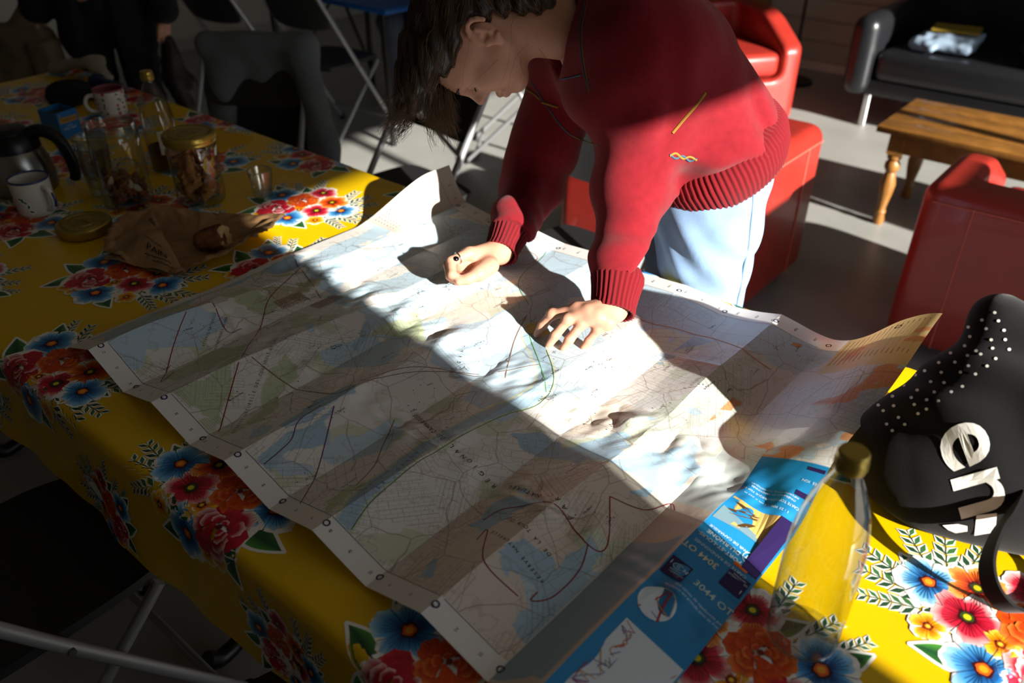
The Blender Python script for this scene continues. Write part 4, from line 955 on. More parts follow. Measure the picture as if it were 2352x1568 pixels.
for i in range(760):
    a = R_.uniform(.075, .175); l = R_.uniform(-.085, .03); f0 = .07+.05*R_.rand()
    P = [np.array([f0, l, a])]; c1 = R_.randn()*.35; ln = R_.uniform(.05, .105)
    for k in range(1, 9):
        t = k/8; P.append(np.array([f0+ln*t, l+.012*c1*t, a+.010*math.sin(t*3)*c1+(.045*t*t if a > .135 else -.022*t*t)*R_.uniform(.7, 1.2)]))
    strand(hw(np.array(P)), .0008)
for i in range(9):               # flyaways round crown and nape
    a = R_.uniform(-.1, .16); f0 = R_.uniform(-.05, .05); l = .07; P = [np.array([f0, l+.02, a])]; d = np.array([.6+.3*R_.randn(), .1*R_.randn(), .5*R_.randn()])
    for k in range(8): P.append(P[-1]+d*.011); d = d+.25*R_.randn(3)+[.08, 0, 0]
    strand(hw(np.array(P)), .00035)
me = mesh('hair_strands', np.concatenate(SV)-BASE, SF, True); o = link('hair_strands', me, m_hair2, hairm)
# brow, lashes, nails, ring
for q in (-1, 1):
    tube('eyebrow', hw(np.array([(.1040, q*.012, .053), (.1030, q*.026, .057), (.0950, q*.043, .054)]))-BASE, [.0026, .0032, .0012], m_hair, person, sides=6)
    tube('eyelashes', hw(np.array([(.0955, q*.018, .0235), (.0975, q*.030, .0205), (.0915, q*.0445, .0225)]))-BASE, [.0010, .0018, .0010], m_hair, person, sides=6)
m_nail = mat('fingernail', '#d9b0a0', rough=.3, spec=.5)
for f, pts in fing.items():
    p2, p3 = z_at(*pts[2]), z_at(*pts[3]); d = (p3-p2)/np.linalg.norm(p3-p2); upn = np.array([-.15, -.55, .8]); upn = upn-d*(upn@d); upn /= np.linalg.norm(upn); sd_ = np.cross(d, upn)
    c = p3+upn*(fr[f][3]-.0012)-d*.001; a = np.linspace(0, 2*math.pi, 12, endpoint=False)
    V = [c+upn*.0012]+[c+d*.0062*math.cos(t)+sd_*.0048*math.sin(t)-upn*.0012*math.sin(t)**2 for t in a]
    pbuild2 = mesh('fingernail', np.array(V)-BASE, [(0, 1+k, 1+(k+1) % 12) for k in range(12)], True); link('fingernail', pbuild2, m_nail, person)
p0, p1 = z_at(*fst['index'][0]), z_at(*fst['index'][1]); c = p0+(p1-p0)*.62; d = (p1-p0)/np.linalg.norm(p1-p0); u, v = perp(d, np.array([0, 0, 1.]))
ring = np.array([c+.0118*(u*math.cos(t)+v*math.sin(t)) for t in np.linspace(0, 2*math.pi, 24, endpoint=False)])
m_silver = mat('silver_ring', '#c9c9c9', rough=.2, metal=1.); rg = tube('ring', ring-BASE, .0017, m_silver, person, sides=8, closed=True)
st = SDF(c-.025, c+.025, .0013); gv_ = vat(1036, 596, .84)-c; gv_ /= np.linalg.norm(gv_); st.add(st.ell(c+gv_*.0135, (.0070, .0070, .0050))); V, Q = st.nets(); pbuild('ring_stone', V, Q, mat('black_stone', '#08080a', rough=.15), rg)
# ---------------------------------------------------------------- things on the table
def vproj(P):
    q = np.asarray(P, float)-CAM; d = q@_fw; return W/2+F*q[0]/d, H/2-F*(q@_up)/d
def hgt(x, y, ytop, z=TZ):        # height of a point standing above pixel (x, y) on the table that reaches image row ytop
    b = vat(x, y, z); lo, hi = 0., .8
    for _ in range(40):
        m = (lo+hi)/2
        if vproj(b+[0, 0, m])[1] > ytop: lo = m
        else: hi = m
    return lo
ZT = TZ+.0022
def glass_mat(name, tint='#fbfdfc', edge='#b4c0bb', gloss=1.0):
    m = bpy.data.materials.new(name); m.use_nodes = True; nt = m.node_tree; N = nt.nodes; L = nt.links; N.remove(N['Principled BSDF'])
    tr = N.new('ShaderNodeBsdfTransparent'); gl = N.new('ShaderNodeBsdfGlossy'); gl.inputs['Roughness'].default_value = .03
    lw = N.new('ShaderNodeLayerWeight'); lw.inputs['Blend'].default_value = .22
    mx = N.new('ShaderNodeMix'); mx.data_type = 'RGBA'; L.new(lw.outputs['Facing'], mx.inputs[0]); mx.inputs[6].default_value = (*srgb(tint), 1); mx.inputs[7].default_value = (*srgb(edge), 1); L.new(mx.outputs[2], tr.inputs[0])
    l2 = N.new('ShaderNodeLayerWeight'); l2.inputs['Blend'].default_value = .5; pw = N.new('ShaderNodeMath'); pw.operation = 'POWER'; pw.inputs[1].default_value = 2.2; L.new(l2.outputs['Facing'], pw.inputs[0])
    ml = N.new('ShaderNodeMath'); ml.operation = 'MULTIPLY_ADD'; ml.inputs[1].default_value = gloss*.75; ml.inputs[2].default_value = .07; L.new(pw.outputs[0], ml.inputs[0])
    tc = N.new('ShaderNodeTexCoord'); nz = N.new('ShaderNodeTexNoise'); nz.inputs['Scale'].default_value = 28; L.new(tc.outputs['Object'], nz.inputs[0]); bp = N.new('ShaderNodeBump'); bp.inputs['Strength'].default_value = .12; bp.inputs['Distance'].default_value = .004; L.new(nz.outputs['Fac'], bp.inputs['Height']); L.new(bp.outputs[0], gl.inputs['Normal']); L.new(bp.outputs[0], l2.inputs['Normal'])
    ms = N.new('ShaderNodeMixShader'); L.new(ml.outputs[0], ms.inputs[0]); L.new(tr.outputs[0], ms.inputs[1]); L.new(gl.outputs[0], ms.inputs[2]); L.new(ms.outputs[0], N['Material Output'].inputs[0])
    return m
m_glass = glass_mat('clear_glass'); m_gold = mat('gold_lacquered_tin', '#ab9242', rough=.34, metal=.7, bump=('noise', 80, .05, .001)); m_steel = mat('brushed_steel', '#8c8a84', rough=.28, metal=1., bump=('noise', 40, .05, .002))
m_bplast = mat('black_plastic', '#0c0c0d', rough=.35); m_white = mat('white_ceramic', '#d8d4c8', rough=.2, coat=.5); m_blueg = mat('blue_glaze', '#26386f', rough=.2, coat=.5)
m_paperw = mat('white_label_paper', '#d9d7d0', rough=.8); m_inkk = mat('black_ink', '#1c1a18', rough=.8)
# --- lemonade bottles
def bottle(px, py, ytop, label, r, liquid=None, label_paper=False):
    h = hgt(px, py, ytop); b = at(px, py, TZ); t = empty('glass_bottle', (b[0], b[1], ZT)); tag(t, label, 'bottle', 'tall clear lemonade bottles')
    hn = h-.024
    prof = [(0, .006), (r*.55, .004), (r*.86, .0), (r*.95, .008), (r*.97, .02), (r, hn*.25), (r, hn*.46), (r*.985, hn*.56), (r*.94, hn*.65), (r*.85, hn*.74), (r*.72, hn*.82), (r*.56, hn*.885), (r*.43, hn*.935), (r*.35, hn*.965), (.0140, hn*.985), (.0138, hn)]
    lathe('bottle_glass', prof, m_glass, t, 48)
    a = np.linspace(0, 2*math.pi, 24, endpoint=False)
    tube('base_ring', np.array([(r*.93*math.cos(q), r*.93*math.sin(q), .006) for q in a]), .0022, m_glass, t, 6, closed=True)
    cap = lathe('screw_cap', [(.0, .024), (.0145, .024), (.0165, .0215), (.0168, .016), (.0158, .0145), (.0170, .0125), (.0170, .004), (.0162, .0), (.0150, 0)], m_gold, t, 40, center=(0, 0, hn-.001))
    for k in range(3): tube('cap_groove', np.array([(.0172*math.cos(q), .0172*math.sin(q), hn+.004+.0035*k) for q in a]), .0006, m_gold, cap, 5, closed=True)
    if liquid: lathe('liquid', [(0, .008), (r*.88, .009), (r*.955, .018), (r*.955, hn*liquid), (0, hn*liquid)], mat('amber_cider', '#5a2c08', rough=.1, trans=.3), t, 40)
    if label_paper:
        face = -YAW*0+math.atan2(-at(px, py, TZ)[1], -at(px, py, TZ)[0])+.30; V = []; n = 12
        for i in range(n+1):
            q = face-.52+1.04*i/n
            for z in (hn*.22, hn*.48): V.append(((r+.0007)*math.cos(q), (r+.0007)*math.sin(q), z))
        lb = link('paper_label', mesh('paper_label', V, [(2*i, 2*i+2, 2*i+3, 2*i+1) for i in range(n)], True), m_paperw, t)
        ly = Layer(); ly.line([(-.016+.0022*q, hn*.45+.0022*math.sin(q*2.3)) for q in range(12)], .0009, np.array(srgb('#3a3835')), .0012); ly.line([(-.018, hn*.245), (.018, hn*.245)], .0012, np.array(srgb('#55504a')), .0012)
        ly.build('label_writing', lambda A, O: np.stack([(r+O)*np.cos(face+A[:, 0]/r), (r+O)*np.sin(face+A[:, 0]/r), A[:, 1]], 1), mat('label_ink', attr='Col', rough=.8), lb)['kind'] = 'stuff'
    return t
bottle(1838, 1462, 1037, 'empty clear glass bottle with gold cap beside the blue map cover', .0435)
bottle(388, 388, 163, 'clear glass bottle with gold cap, paper label and amber drink behind the biscuit jar', .043, liquid=.27, label_paper=True)
# --- preserving jars
def jar(px, py, ytop, label, lid):
    h = hgt(px, py, ytop); b = at(px, py, TZ); t = empty('glass_jar', (b[0], b[1], ZT)); tag(t, label, 'jar', 'tall preserving jars'); r = .060
    hh = h-(.012 if lid else 0)
    lathe('jar_glass', [(0, .008), (r*.6, .005), (r*.9, .0), (r*.98, .008), (r, .02), (r, hh*.80), (r*.99, hh*.86), (r*.95, hh*.885), (r*.96, hh*.90), (r*.97, hh*.96), (r*.975, hh), (r*.93, hh), (r*.93, hh*.90)], m_glass, t, 56)
    a = np.linspace(0, 2*math.pi, 48, endpoint=False)
    for k in range(3): tube('thread', np.array([(r*.98*math.cos(q), r*.98*math.sin(q), hh*(.905+.027*k)+.002*math.sin(q)) for q in a]), .0016, m_glass, t, 6, closed=True)
    f = math.atan2(-b[1], -b[0])+.25; em = []
    for q in np.linspace(0, 2*math.pi, 22, endpoint=False): em.append(((r+.001)*math.cos(f+.42*math.cos(q)), (r+.001)*math.sin(f+.42*math.cos(q)), hh*.52+.024*math.sin(q)))
    eo = tube('embossed_medallion', np.array(em), .0018, m_glass, t, 6, closed=True)
    ly = Layer(); ly.text('le Parfait', (0, hh*.52), .015, 0, np.array([1, 1, 1.]), .0022, .02)
    ly.build('embossed_script', lambda A, O: np.stack([(r+O)*np.cos(f+A[:, 0]/r), (r+O)*np.sin(f+A[:, 0]/r), A[:, 1]], 1), m_glass, eo)
    if lid: jar_lid(t, hh*.885, r*1.03)
    return t, b, r, hh
def jar_lid(parent, z, r):
    """Gold screw lid: knurled rim band and stamped disc."""
    n = 120; a = np.linspace(0, 2*math.pi, n, endpoint=False); prof = [(r*.99, 0), (r*1.02, .003), (r*1.0, .006), (r*1.02, .009), (r*1.03, .012), (r*1.03, .020), (r*1.01, .0235), (r*.965, .025), (r*.90, .0245)]
    V = []
    for i, (rr, zz) in enumerate(prof):
        kn = .0006*np.sign(np.sin(a*60)) if i in (4, 5) else 0; V.append(np.stack([(rr+kn)*np.cos(a), (rr+kn)*np.sin(a), np.full(n, zz+z)], 1))
    V = np.stack(V, 1).reshape(-1, 3); link('lid_rim', fast_mesh('lid_rim', V, grid_faces(n, len(prof), True)), m_gold, parent)
    d = lathe('lid_disc', [(r*.91, .0240), (r*.86, .0235), (r*.84, .0215), (r*.80, .0212), (r*.78, .0235), (r*.50, .0235), (r*.48, .0220), (r*.45, .0220), (r*.43, .0238), (0, .0240)], m_gold, parent, 64, sharp=.5, center=(0, 0, z))
    ly = Layer(); ly.text('le Parfait', (0, 0), .014, .4, np.array(srgb('#6e5a24')), .0247)
    ly.build('stamped_script', lambda A, O: np.stack([A[:, 0], A[:, 1], z+O], 1), mat('stamped_tin', attr='Col', rough=.4, metal=.6), d)
t1, jb1, jr, jh1 = jar(300, 466, 283, 'tall open glass jar holding almonds', False)
t2, jb2, jr2, jh2 = jar(466, 462, 298, 'tall glass jar with gold screw lid, filled with broken biscuits', True)
lid = empty('jar_lid', at(197, 530, ZT)); tag(lid, 'loose gold screw lid lying beside the brown paper bag', 'lid'); jar_lid(lid, 0.0005, .060)
# almonds
m_alm = mat('almond_skin', '#7a4624', rough=.7, var=(70, .25), bump=('noise', 200, .5, .002)); m_almw = mat('blanched_almond', '#b3a384', rough=.6)
s = SDF((-.017, -.012, -.009), (.017, .012, .009), .0016); s.add(s.ell((0, 0, 0), (.0135, .0082, .0058))); s.add(s.cone((0, 0, 0), (.0145, 0, 0), .005, .001), .006); V, Q = s.nets(); am = fast_mesh('almond', V, Q); am2 = fast_mesh('almond_pale', V, Q); am.materials.append(m_alm); am2.materials.append(m_almw)
R_ = np.random.RandomState(2); n = 0
for L_ in range(6):
    for k in range(16):
        q = R_.rand()*6.28; rr = (jr-.018)*math.sqrt(R_.rand() if k > 6 else .75+.25*R_.rand())
        zz = ZT+.017+L_*.0095+.004*R_.rand()
        if zz-ZT > .075-.02*math.cos(q-1): continue
        o = bpy.data.objects.new('almond', am2 if (n % 13 == 5) else am); COL.objects.link(o); o.location = (jb1[0]+rr*math.cos(q), jb1[1]+rr*math.sin(q), zz); o.rotation_euler = (R_.randn()*.6, R_.randn()*.6, R_.rand()*6.28)
        tag(o, 'pale blanched almond among the brown ones in the open jar' if (n % 13 == 5) else 'brown almond in the open glass jar', 'almond', 'blanched almonds in the open jar' if (n % 13 == 5) else 'brown almonds in the open jar'); n += 1
# biscuits
m_bis = mat('golden_biscuit', '#a5703a', rough=.85, var=(60, .25), bump=('noise', 150, .6, .003))
bisc = []
for k in range(4):
    s = SDF((-.03, -.022, -.016), (.03, .022, .016), .0024)
    if k == 0: s.add(s.rbox((0, 0, 0), (.024, .015, .007), .005))
    elif k == 1: s.add(s.cone((-.020, 0, 0), (.018, .004, 0), .0075, .0095)); s.add(s.sphere((.018, .004, 0), .011), .008)
    elif k == 2: s.add(s.rbox((0, 0, 0), (.018, .017, .011), .006)); s.cut(s.plane((.006, 0, 0), (1, .7, .2)))
    else: s.add(s.rbox((0, 0, 0), (.026, .010, .006), .004)); s.cut(s.plane((.0, .004, 0), (.4, 1, .1)), .002)
    P3 = np.stack(np.broadcast_arrays(s.X, s.Y, s.Z), -1).astype(float); s.d = (s.d-.0012*vnoise(P3, 260, k, 2)).astype(np.float32); V, Q = s.nets(); mm = fast_mesh('biscuit', V, Q); mm.materials.append(m_bis); bisc.append(mm)
NAMES = ['flat golden biscuit in the lidded jar', 'finger shaped biscuit in the lidded jar', 'chunky broken biscuit in the lidded jar', 'thin biscuit splinter in the lidded jar']
for L_ in range(9):
    for k in range(4):
        q = L_*1.1+k*1.57+.4*R_.randn(); rr = .026+.008*R_.rand(); kk = R_.randint(4) if L_ < 5 else (1 if k % 2 else 3)
        if L_ > 5 and math.cos(q-3.6) < -.2: continue
        o = bpy.data.objects.new('biscuit', bisc[kk]); COL.objects.link(o); o.location = (jb2[0]+rr*math.cos(q), jb2[1]+rr*math.sin(q), ZT+.022+L_*.0145)
        o.rotation_euler = (R_.randn()*.5, R_.randn()*.5+(1.35 if L_ > 4 else 0), q); tag(o, NAMES[kk], 'biscuit', NAMES[kk].replace('biscuit', 'biscuits'))
# --- shot glass and stacked tumblers
def tumbler(px, py, ytop, r0, r1, label, name='drinking_glass', ribs=False, dz=0., group=None):
    h = hgt(px, py, ytop); b = at(px, py, TZ); t = empty(name, (b[0], b[1], ZT+dz)); tag(t, label, 'glass', group)
    prof = [(0, .004), (r0*.85, .003), (r0*.97, .0), (r0, .004)]+[(r0+(r1-r0)*q+(.0007*math.sin(q*60) if ribs else 0), h*q) for q in np.linspace(.08, 1, 26 if ribs else 6)]
    prof += [(r1-.0018, h+.0008), (r1-.0036, h), (r0-.002, h*.16), (0, h*.13)]
    lathe('glass_wall', prof, m_glass, t, 40)
    tube('rim', np.array([((r1-.0016)*math.cos(q), (r1-.0016)*math.sin(q), h) for q in np.linspace(0, 6.283, 36, endpoint=False)]), .0017, m_glass, t, 6, closed=True)
    return t, h
tumbler(606, 452, 392, .023, .0315, 'small clear shot glass in the sunlit patch beside the biscuit jar', 'shot_glass')
tt, th_ = tumbler(240, 446, 338, .030, .041, 'ribbed glass tumbler, lower of the stacked pair beside the almond jar', ribs=True, group='stacked ribbed tumblers')
tt2, _ = tumbler(240, 446, 338, .030, .041, 'ribbed glass tumbler, upper of the stacked pair beside the almond jar', ribs=True, dz=.026, group='stacked ribbed tumblers')
# --- mugs
def mug(px, py, ytop, r, label, m_out, m_in, m_h, m_rim, hang, pattern=None):
    h = hgt(px, py, ytop); b = at(px, py, TZ); t = empty('mug', (b[0], b[1], ZT)); tag(t, label, 'mug')
    bo = lathe('mug_body', [(0, 0), (r*.86, 0), (r*.93, .004), (r*.95, .012), (r, h*.7), (r*1.01, h-.003)], m_out, t, 48)
    lathe('inside', [(r*.95, h), (r*.94, h*.7), (r*.88, .012), (0, .008)], m_in, t, 48)
    tube('rim', np.array([(r*.985*math.cos(q), r*.985*math.sin(q), h) for q in np.linspace(0, 6.283, 48, endpoint=False)]), .0026, m_rim, t, 8, closed=True)
    ca, sa = math.cos(hang), math.sin(hang); P = catmull([(ca*q, sa*q, z) for q, z in ((r*.97, h*.82), (r*1.38, h*.80), (r*1.62, h*.55), (r*1.45, h*.28), (r*.95, h*.18))], 6)
    hd = tube('handle', P, .0065, m_h, t, 10)
    if m_h is m_white: tube('blue_handle_stripe', catmull([(ca*q, sa*q, z) for q, z in ((r*1.60, h*.72), (r*1.76, h*.55), (r*1.66, h*.34))], 5), [.0035]*10+[.0035], m_blueg, hd, 8)
    if pattern:
        ly = Layer(); pattern(ly, h)
        ly.build('painted_flowers', lambda A, O: np.stack([(r*(.95+.05*np.clip(A[:, 1]/(h*.7), 0, 1))+O)*np.cos(A[:, 0]/r), (r*(.95+.05*np.clip(A[:, 1]/(h*.7), 0, 1))+O)*np.sin(A[:, 0]/r), A[:, 1]], 1), mat('ceramic_paint', attr='Col', rough=.25), bo)
    return t
vdir = math.atan2(-1, -.0)                       # towards the viewer along the table
def leafspray(ly, h):
    f = math.atan2(*(-at(95, 490, TZ)[[1, 0]]))
    for k in range(5): leaf(ly, ((f-.75+.11*k)*.045, h*.50-.002*k*k+.006), .013, .5+(.9 if k % 2 else -.9), .0006, k, .25)
    for k in range(4): disc(ly, ((f+.75)*.045+.004*math.cos(k*1.6), h*.72+.004*math.sin(k*1.6)), .003, np.array(srgb('#b04a3c')), .0006)
mug(90, 488, 410, .046, 'white mug with dark blue rim and a small leaf spray before the steel flask', m_white, m_white, m_white, m_blueg, math.atan2(*(-at(95, 490, TZ)[[1, 0]]))+.55, leafspray)
def allover(ly, h):
    R2 = np.random.RandomState(9)
    for i in range(13):
        for j in range(5):
            p = (i/13*2*math.pi*.043+.004*R2.randn(), h*(.14+.18*j)+.004*R2.randn()); c = ['#a8321e', '#c9541c', '#6b2a44', '#3f7a34', '#5a8a3c'][R2.randint(5)]
            disc(ly, p, .0048, np.array(srgb(c)), .0006, wob=.25, seed=i*7+j) if R2.rand() < .6 else leaf(ly, p, .013, R2.rand()*6, .0006, i, .3)
mug(262, 262, 205, .047, 'white mug painted with red flowers and green leaves, pink inside, next to the tea tin', mat('floral_mug_white', '#dcd6ca', rough=.25), mat('pink_glaze', '#8a4a50', rough=.25), mat('mug_handle_white', '#d8d2c6', rough=.25), mat('pink_rim', '#9a5a5c', rough=.3), math.atan2(*(-at(262, 262, TZ)[[1, 0]]))-1.45, allover)
# --- steel flask
h = hgt(60, 432, 292); b = at(60, 432, TZ); t = empty('vacuum_flask', (b[0], b[1], ZT)); tag(t, 'brushed steel vacuum flask with black lid and big black handle', 'flask'); r = .083
lathe('flask_body', [(0, 0), (r*.97, 0), (r, .006), (r*1.0, h*.22), (r*.95, h*.42), (r*.84, h*.60), (r*.78, h*.66)], m_steel, t, 56)
lathe('collar', [(r*.79, h*.655), (r*.82, h*.66), (r*.80, h*.80), (r*.70, h*.87), (r*.60, h*.89)], m_bplast, t, 56)
lathe('lid', [(r*.62, h*.885), (r*.56, h*.90), (r*.56, h*.94), (r*.50, h*.965), (r*.44, h*.965), (r*.40, h*.985), (r*.15, h*1.0), (0, h*1.0)], m_bplast, t, 48)
ha = math.atan2(*(-b[[1, 0]]))+1.10; ca, sa = math.cos(ha), math.sin(ha)
tube('handle', catmull([(ca*q, sa*q, z) for q, z in ((r*.55, h*.86), (r*1.0, h*.92), (r*1.42, h*.80), (r*1.62, h*.50), (r*1.66, h*.25), (r*1.60, h*.12))], 8), np.linspace(.018, .013, 41), m_bplast, t, 12)
# --- tea tin
c0 = at(146, 324, TZ); c1 = at(190, 309, TZ); d = (c1-c0)[:2]; wd_ = np.linalg.norm(d); an = math.atan2(d[1], d[0]); h = hgt(146, 324, 263)
t = empty('tea_box', (c0[0], c0[1], ZT), an); tag(t, 'bright blue open tea box with gold name band behind the steel flask', 'box'); m_tea = mat('blue_card', '#0b6cb0', rough=.45, coat=.2); dpt = .085; wd_ = max(wd_, .07); th = .0014
for nm, lo, hi in (('front_panel', (0, 0, 0), (wd_, th, h)), ('rear_panel', (0, dpt-th, 0), (wd_, dpt, h)), ('side_panel', (0, 0, 0), (th, dpt, h)), ('side_panel', (wd_-th, 0, 0), (wd_, dpt, h)), ('base_panel', (0, 0, 0), (wd_, dpt, th))): box(nm, lo, hi, m_tea, t)
for k in range(6): box('tea_sachet', (.006, .008+k*.012, .004), (wd_-.006, .014+k*.012, h*.86), mat('sachet_paper', '#3b3a30', rough=.8), t)
ly = Layer(); G = np.array(srgb('#b8892e')); ly.poly([(wd_*.08, h*.58), (wd_*.92, h*.58), (wd_*.92, h*.78), (wd_*.08, h*.78)], G, .0006)
ly.text('TWININGS', (wd_*.5, h*.68), wd_*.155, 0, np.array(srgb('#1a1408')), .0010, .01); Wt_ = np.array(srgb('#cfe0ee'))
ly.text('FINEST', (wd_*.5, h*.46), wd_*.085, 0, Wt_, .0008); ly.text('EARL GREY', (wd_*.5, h*.36), wd_*.125, 0, Wt_, .0008)
ly.poly([(wd_*.10, h*.82), (wd_*.18, h*.82), (wd_*.16, h*.92), (wd_*.12, h*.90)], G, .0006); ly.poly([(wd_*.47, h*.82), (wd_*.53, h*.82), (wd_*.5, h*.88)], np.array(srgb('#8a3a4a')), .0006)
ly.build('printed_front', lambda A, O: np.stack([A[:, 0], -O, A[:, 1]], 1), mat('tea_print', attr='Col', rough=.45), t)
# --- brown paper bag torn open, with a piece of bread
P_ = [(246, 600), (262, 562), (305, 512), (350, 505), (420, 503), (470, 507), (520, 500), (600, 503), (656, 503), (640, 530), (600, 572), (540, 606), (470, 622), (432, 636), (400, 640), (330, 622), (270, 606)]
P_ = np.array([at(x, y, TZ)[:2] for x, y in P_]); cen = P_.mean(0); n = 46; gx = np.linspace(P_[:, 0].min(), P_[:, 0].max(), n); gy = np.linspace(P_[:, 1].min(), P_[:, 1].max(), n); GX, GY = np.meshgrid(gx, gy, indexing='ij'); G2 = np.stack([GX, GY], -1)
ang_ = np.arctan2(G2[..., 1]-cen[1], G2[..., 0]-cen[0]); pa = np.arctan2(P_[:, 1]-cen[1], P_[:, 0]-cen[0]); pr = np.linalg.norm(P_-cen, axis=1); o_ = np.argsort(pa)
nr, na = 30, 150; V = []; TH = np.linspace(-math.pi, math.pi, na, endpoint=False)
rad = np.interp(TH, np.concatenate([pa[o_]-2*math.pi, pa[o_], pa[o_]+2*math.pi]), np.tile(pr[o_], 3))*(1+.015*np.sin(TH*31)+.01*np.sin(TH*57))
for i in range(na):
    for j in range(nr):
        q = (j+.02)/(nr-1); p = cen+rad[i]*q*np.array([math.cos(TH[i]), math.sin(TH[i])]); e = sm((q-.55)/.45)
        z = ZT+.002+.034*e*(.55+.45*math.sin(TH[i]*2.2+.8))*(1 if j < nr-1 else .86)+abs(float(vnoise(p[None], 75, 4, 3)[0]))*.0045*(.35+e); V.append((p[0]-cen[0], p[1]-cen[1], z-TZ))
m_kraft = mat('kraft_paper', '#94714a', rough=.8, var=(14, .15), bump=('noise', 70, .5, .004))
pb = empty('paper_bag', (cen[0], cen[1], TZ)); tag(pb, 'torn open brown paper bread bag lying flat under the bread', 'bag')
link('torn_sheet', fast_mesh('torn_sheet', np.array(V), grid_faces(na, nr, True)), m_kraft, pb)
# folded-over printed flap
FL = [at(*p, z) for p, z in (((236, 590), TZ+.022), ((300, 500), TZ+.032), ((345, 478), TZ+.05), ((372, 505), TZ+.060), ((380, 545), TZ+.045), ((398, 590), TZ+.03), ((428, 634), TZ+.012), ((330, 618), TZ+.022))]
A0, A1, A2, A3 = FL[0], FL[2], FL[6], FL[4]; nu, nv = 22, 22; V = []
for i in range(nu):
    for j in range(nv):
        a, b_ = i/(nu-1), j/(nv-1); p = (1-a)*(1-b_)*A0+(1-a)*b_*A1+a*(1-b_)*A2+a*b_*A3; p = p+[0, 0, .014*math.sin(math.pi*a)*math.sin(math.pi*b_)+.0028*float(vnoise(p[None], 60, 6, 3)[0])]; V.append(p-np.array([cen[0], cen[1], TZ]))
fl = link('printed_flap', fast_mesh('printed_flap', np.array(V), grid_faces(nu, nv)), m_kraft, pb)
FV = np.array(V).reshape(nu, nv, 3)
def flap_pos(A, O):
    a = np.clip(A[:, 0], 0, .999)*(nu-1); b_ = np.clip(A[:, 1], 0, .999)*(nv-1); i = a.astype(int); j = b_.astype(int); fa_ = (a-i)[:, None]; fb = (b_-j)[:, None]
    return FV[i, j]*(1-fa_)*(1-fb)+FV[i+1, j]*fa_*(1-fb)+FV[i, j+1]*(1-fa_)*fb+FV[i+1, j+1]*fa_*fb+np.stack([0*O, -O*.6, O], 1)
ly = Layer(); BKI = np.array(srgb('#241a10'))
ly.text('PAIN', (.66, .33), .15, -.05, BKI, .0022); ly.text('BON', (.38, .88), .11, .1, BKI, .0022, .02)
for (x0, y0, x1) in ((.45, .47, .75), (.48, .22, .86), (.60, .14, .90)): ly.line([(x0+(x1-x0)*q/14, y0+.008*math.sin(q*2.1)) for q in range(15)], .012, BKI, .0022)
ly.build('bag_printing', flap_pos, mat('bag_ink', attr='Col', rough=.85), fl)['kind'] = 'stuff'
s = SDF((-.06, -.05, -.005), (.06, .05, .065), .0022); s.add(s.ell((-.010, 0, .022), (.042, .032, .026))); s.add(s.ell((.012, .004, .026), (.030, .030, .026)), .015); s.cut(s.plane((.026, 0, .02), (.95, -.15, .25)), .006); s.sub(s.sphere((.036, -.005, .025), .018), .01)
P3 = np.stack(np.broadcast_arrays(s.X, s.Y, s.Z), -1).astype(float); s.d = (s.d-.0018*vnoise(P3, 190, 3, 3)).astype(np.float32); s.cut(s.plane((0, 0, .0), (0, 0, -1)))
V, Q = s.nets(); me = fast_mesh('bread', V, Q); cr = np.tile(np.array(srgb('#7a4416')), (len(V), 1)); nz = vnoise(V.astype(float), 120, 8, 3); cr = cr*(1+.35*nz[:, None]); q = (V[:, 0]+.25*V[:, 2]+.006*nz > .022); cr[q] = np.array(srgb('#c9a670')); setcol(me, np.clip(cr, 0, 1))
bp_ = at(503, 574, TZ); br = link('bread', me, mat('bread_crust', attr='Col', rough=.75, bump=('noise', 160, .5, .003))); br.location = (bp_[0], bp_[1], ZT+.004); br.rotation_euler = (0, 0, YAW+.15); tag(br, 'torn end of crusty bread lying on the brown paper', 'bread')
for k in range(9):
    p = at(420+22*k+9*math.sin(k*4), 590+14*math.sin(k*2.3), TZ); s_ = .0022+.0010*(k % 3); o = link('bread_crumb', bm_mesh('bread_crumb', box_data(s_*2, s_*1.6, s_*1.3, bev=s_*.4, seg=1)), mat('crumb', '#a8763c', rough=.9)); o.location = (p[0], p[1], ZT+.0085); o.rotation_euler = (.4, .2*k, k); tag(o, 'tiny bread crumb on the brown paper near the bread', 'crumb', 'bread crumbs on the paper')
# --- yellow card, hat and scarves at the far end
yc = [at(*p, TZ)[:2] for p in ((470, 292), (582, 319), (506, 354), (430, 330))]; poly_prism('yellow_card', yc, ZT+.0004, ZT+.0028, mat('yellow_cardboard', '#d8a400', rough=.6)); tag(bpy.data.objects['yellow_card'], 'plain yellow card lying behind the biscuit jar', 'card')
def blob(name, fn, lo, hi, h, m, label, cat, parent=None, noise=(.004, 40), loc=None, cutz=True):
    s = SDF(lo, hi, h); fn(s); P3 = np.stack(np.broadcast_arrays(s.X, s.Y, s.Z), -1).astype(float)
    s.d = (s.d-noise[0]*vnoise(P3, noise[1], 7, 3)).astype(np.float32)
    if cutz: s.cut(s.plane((0, 0, 0.), (0, 0, -1)))
    V, Q = s.nets(); V = smooth_verts(V, Q, 1); o = link(name, fast_mesh(name, V, Q), m, parent)
    if loc is not None: o.location = loc
    if label: tag(o, label, cat)
    return o
p = at(165, 225, TZ)
def hatf(s): s.add(s.ell((0, 0, .015), (.095, .08, .045))); s.add(s.ell((.07, -.05, .010), (.06, .05, .016)), .03)
blob('knit_hat', hatf, (-.2, -.18, -.005), (.22, .16, .14), .006, mat('black_wool', '#0c0c0e', rough=.95), 'crumpled black woollen hat behind the tea box', 'hat', loc=(p[0], p[1], ZT), noise=(.006, 45))
p = at(205, 180, TZ)
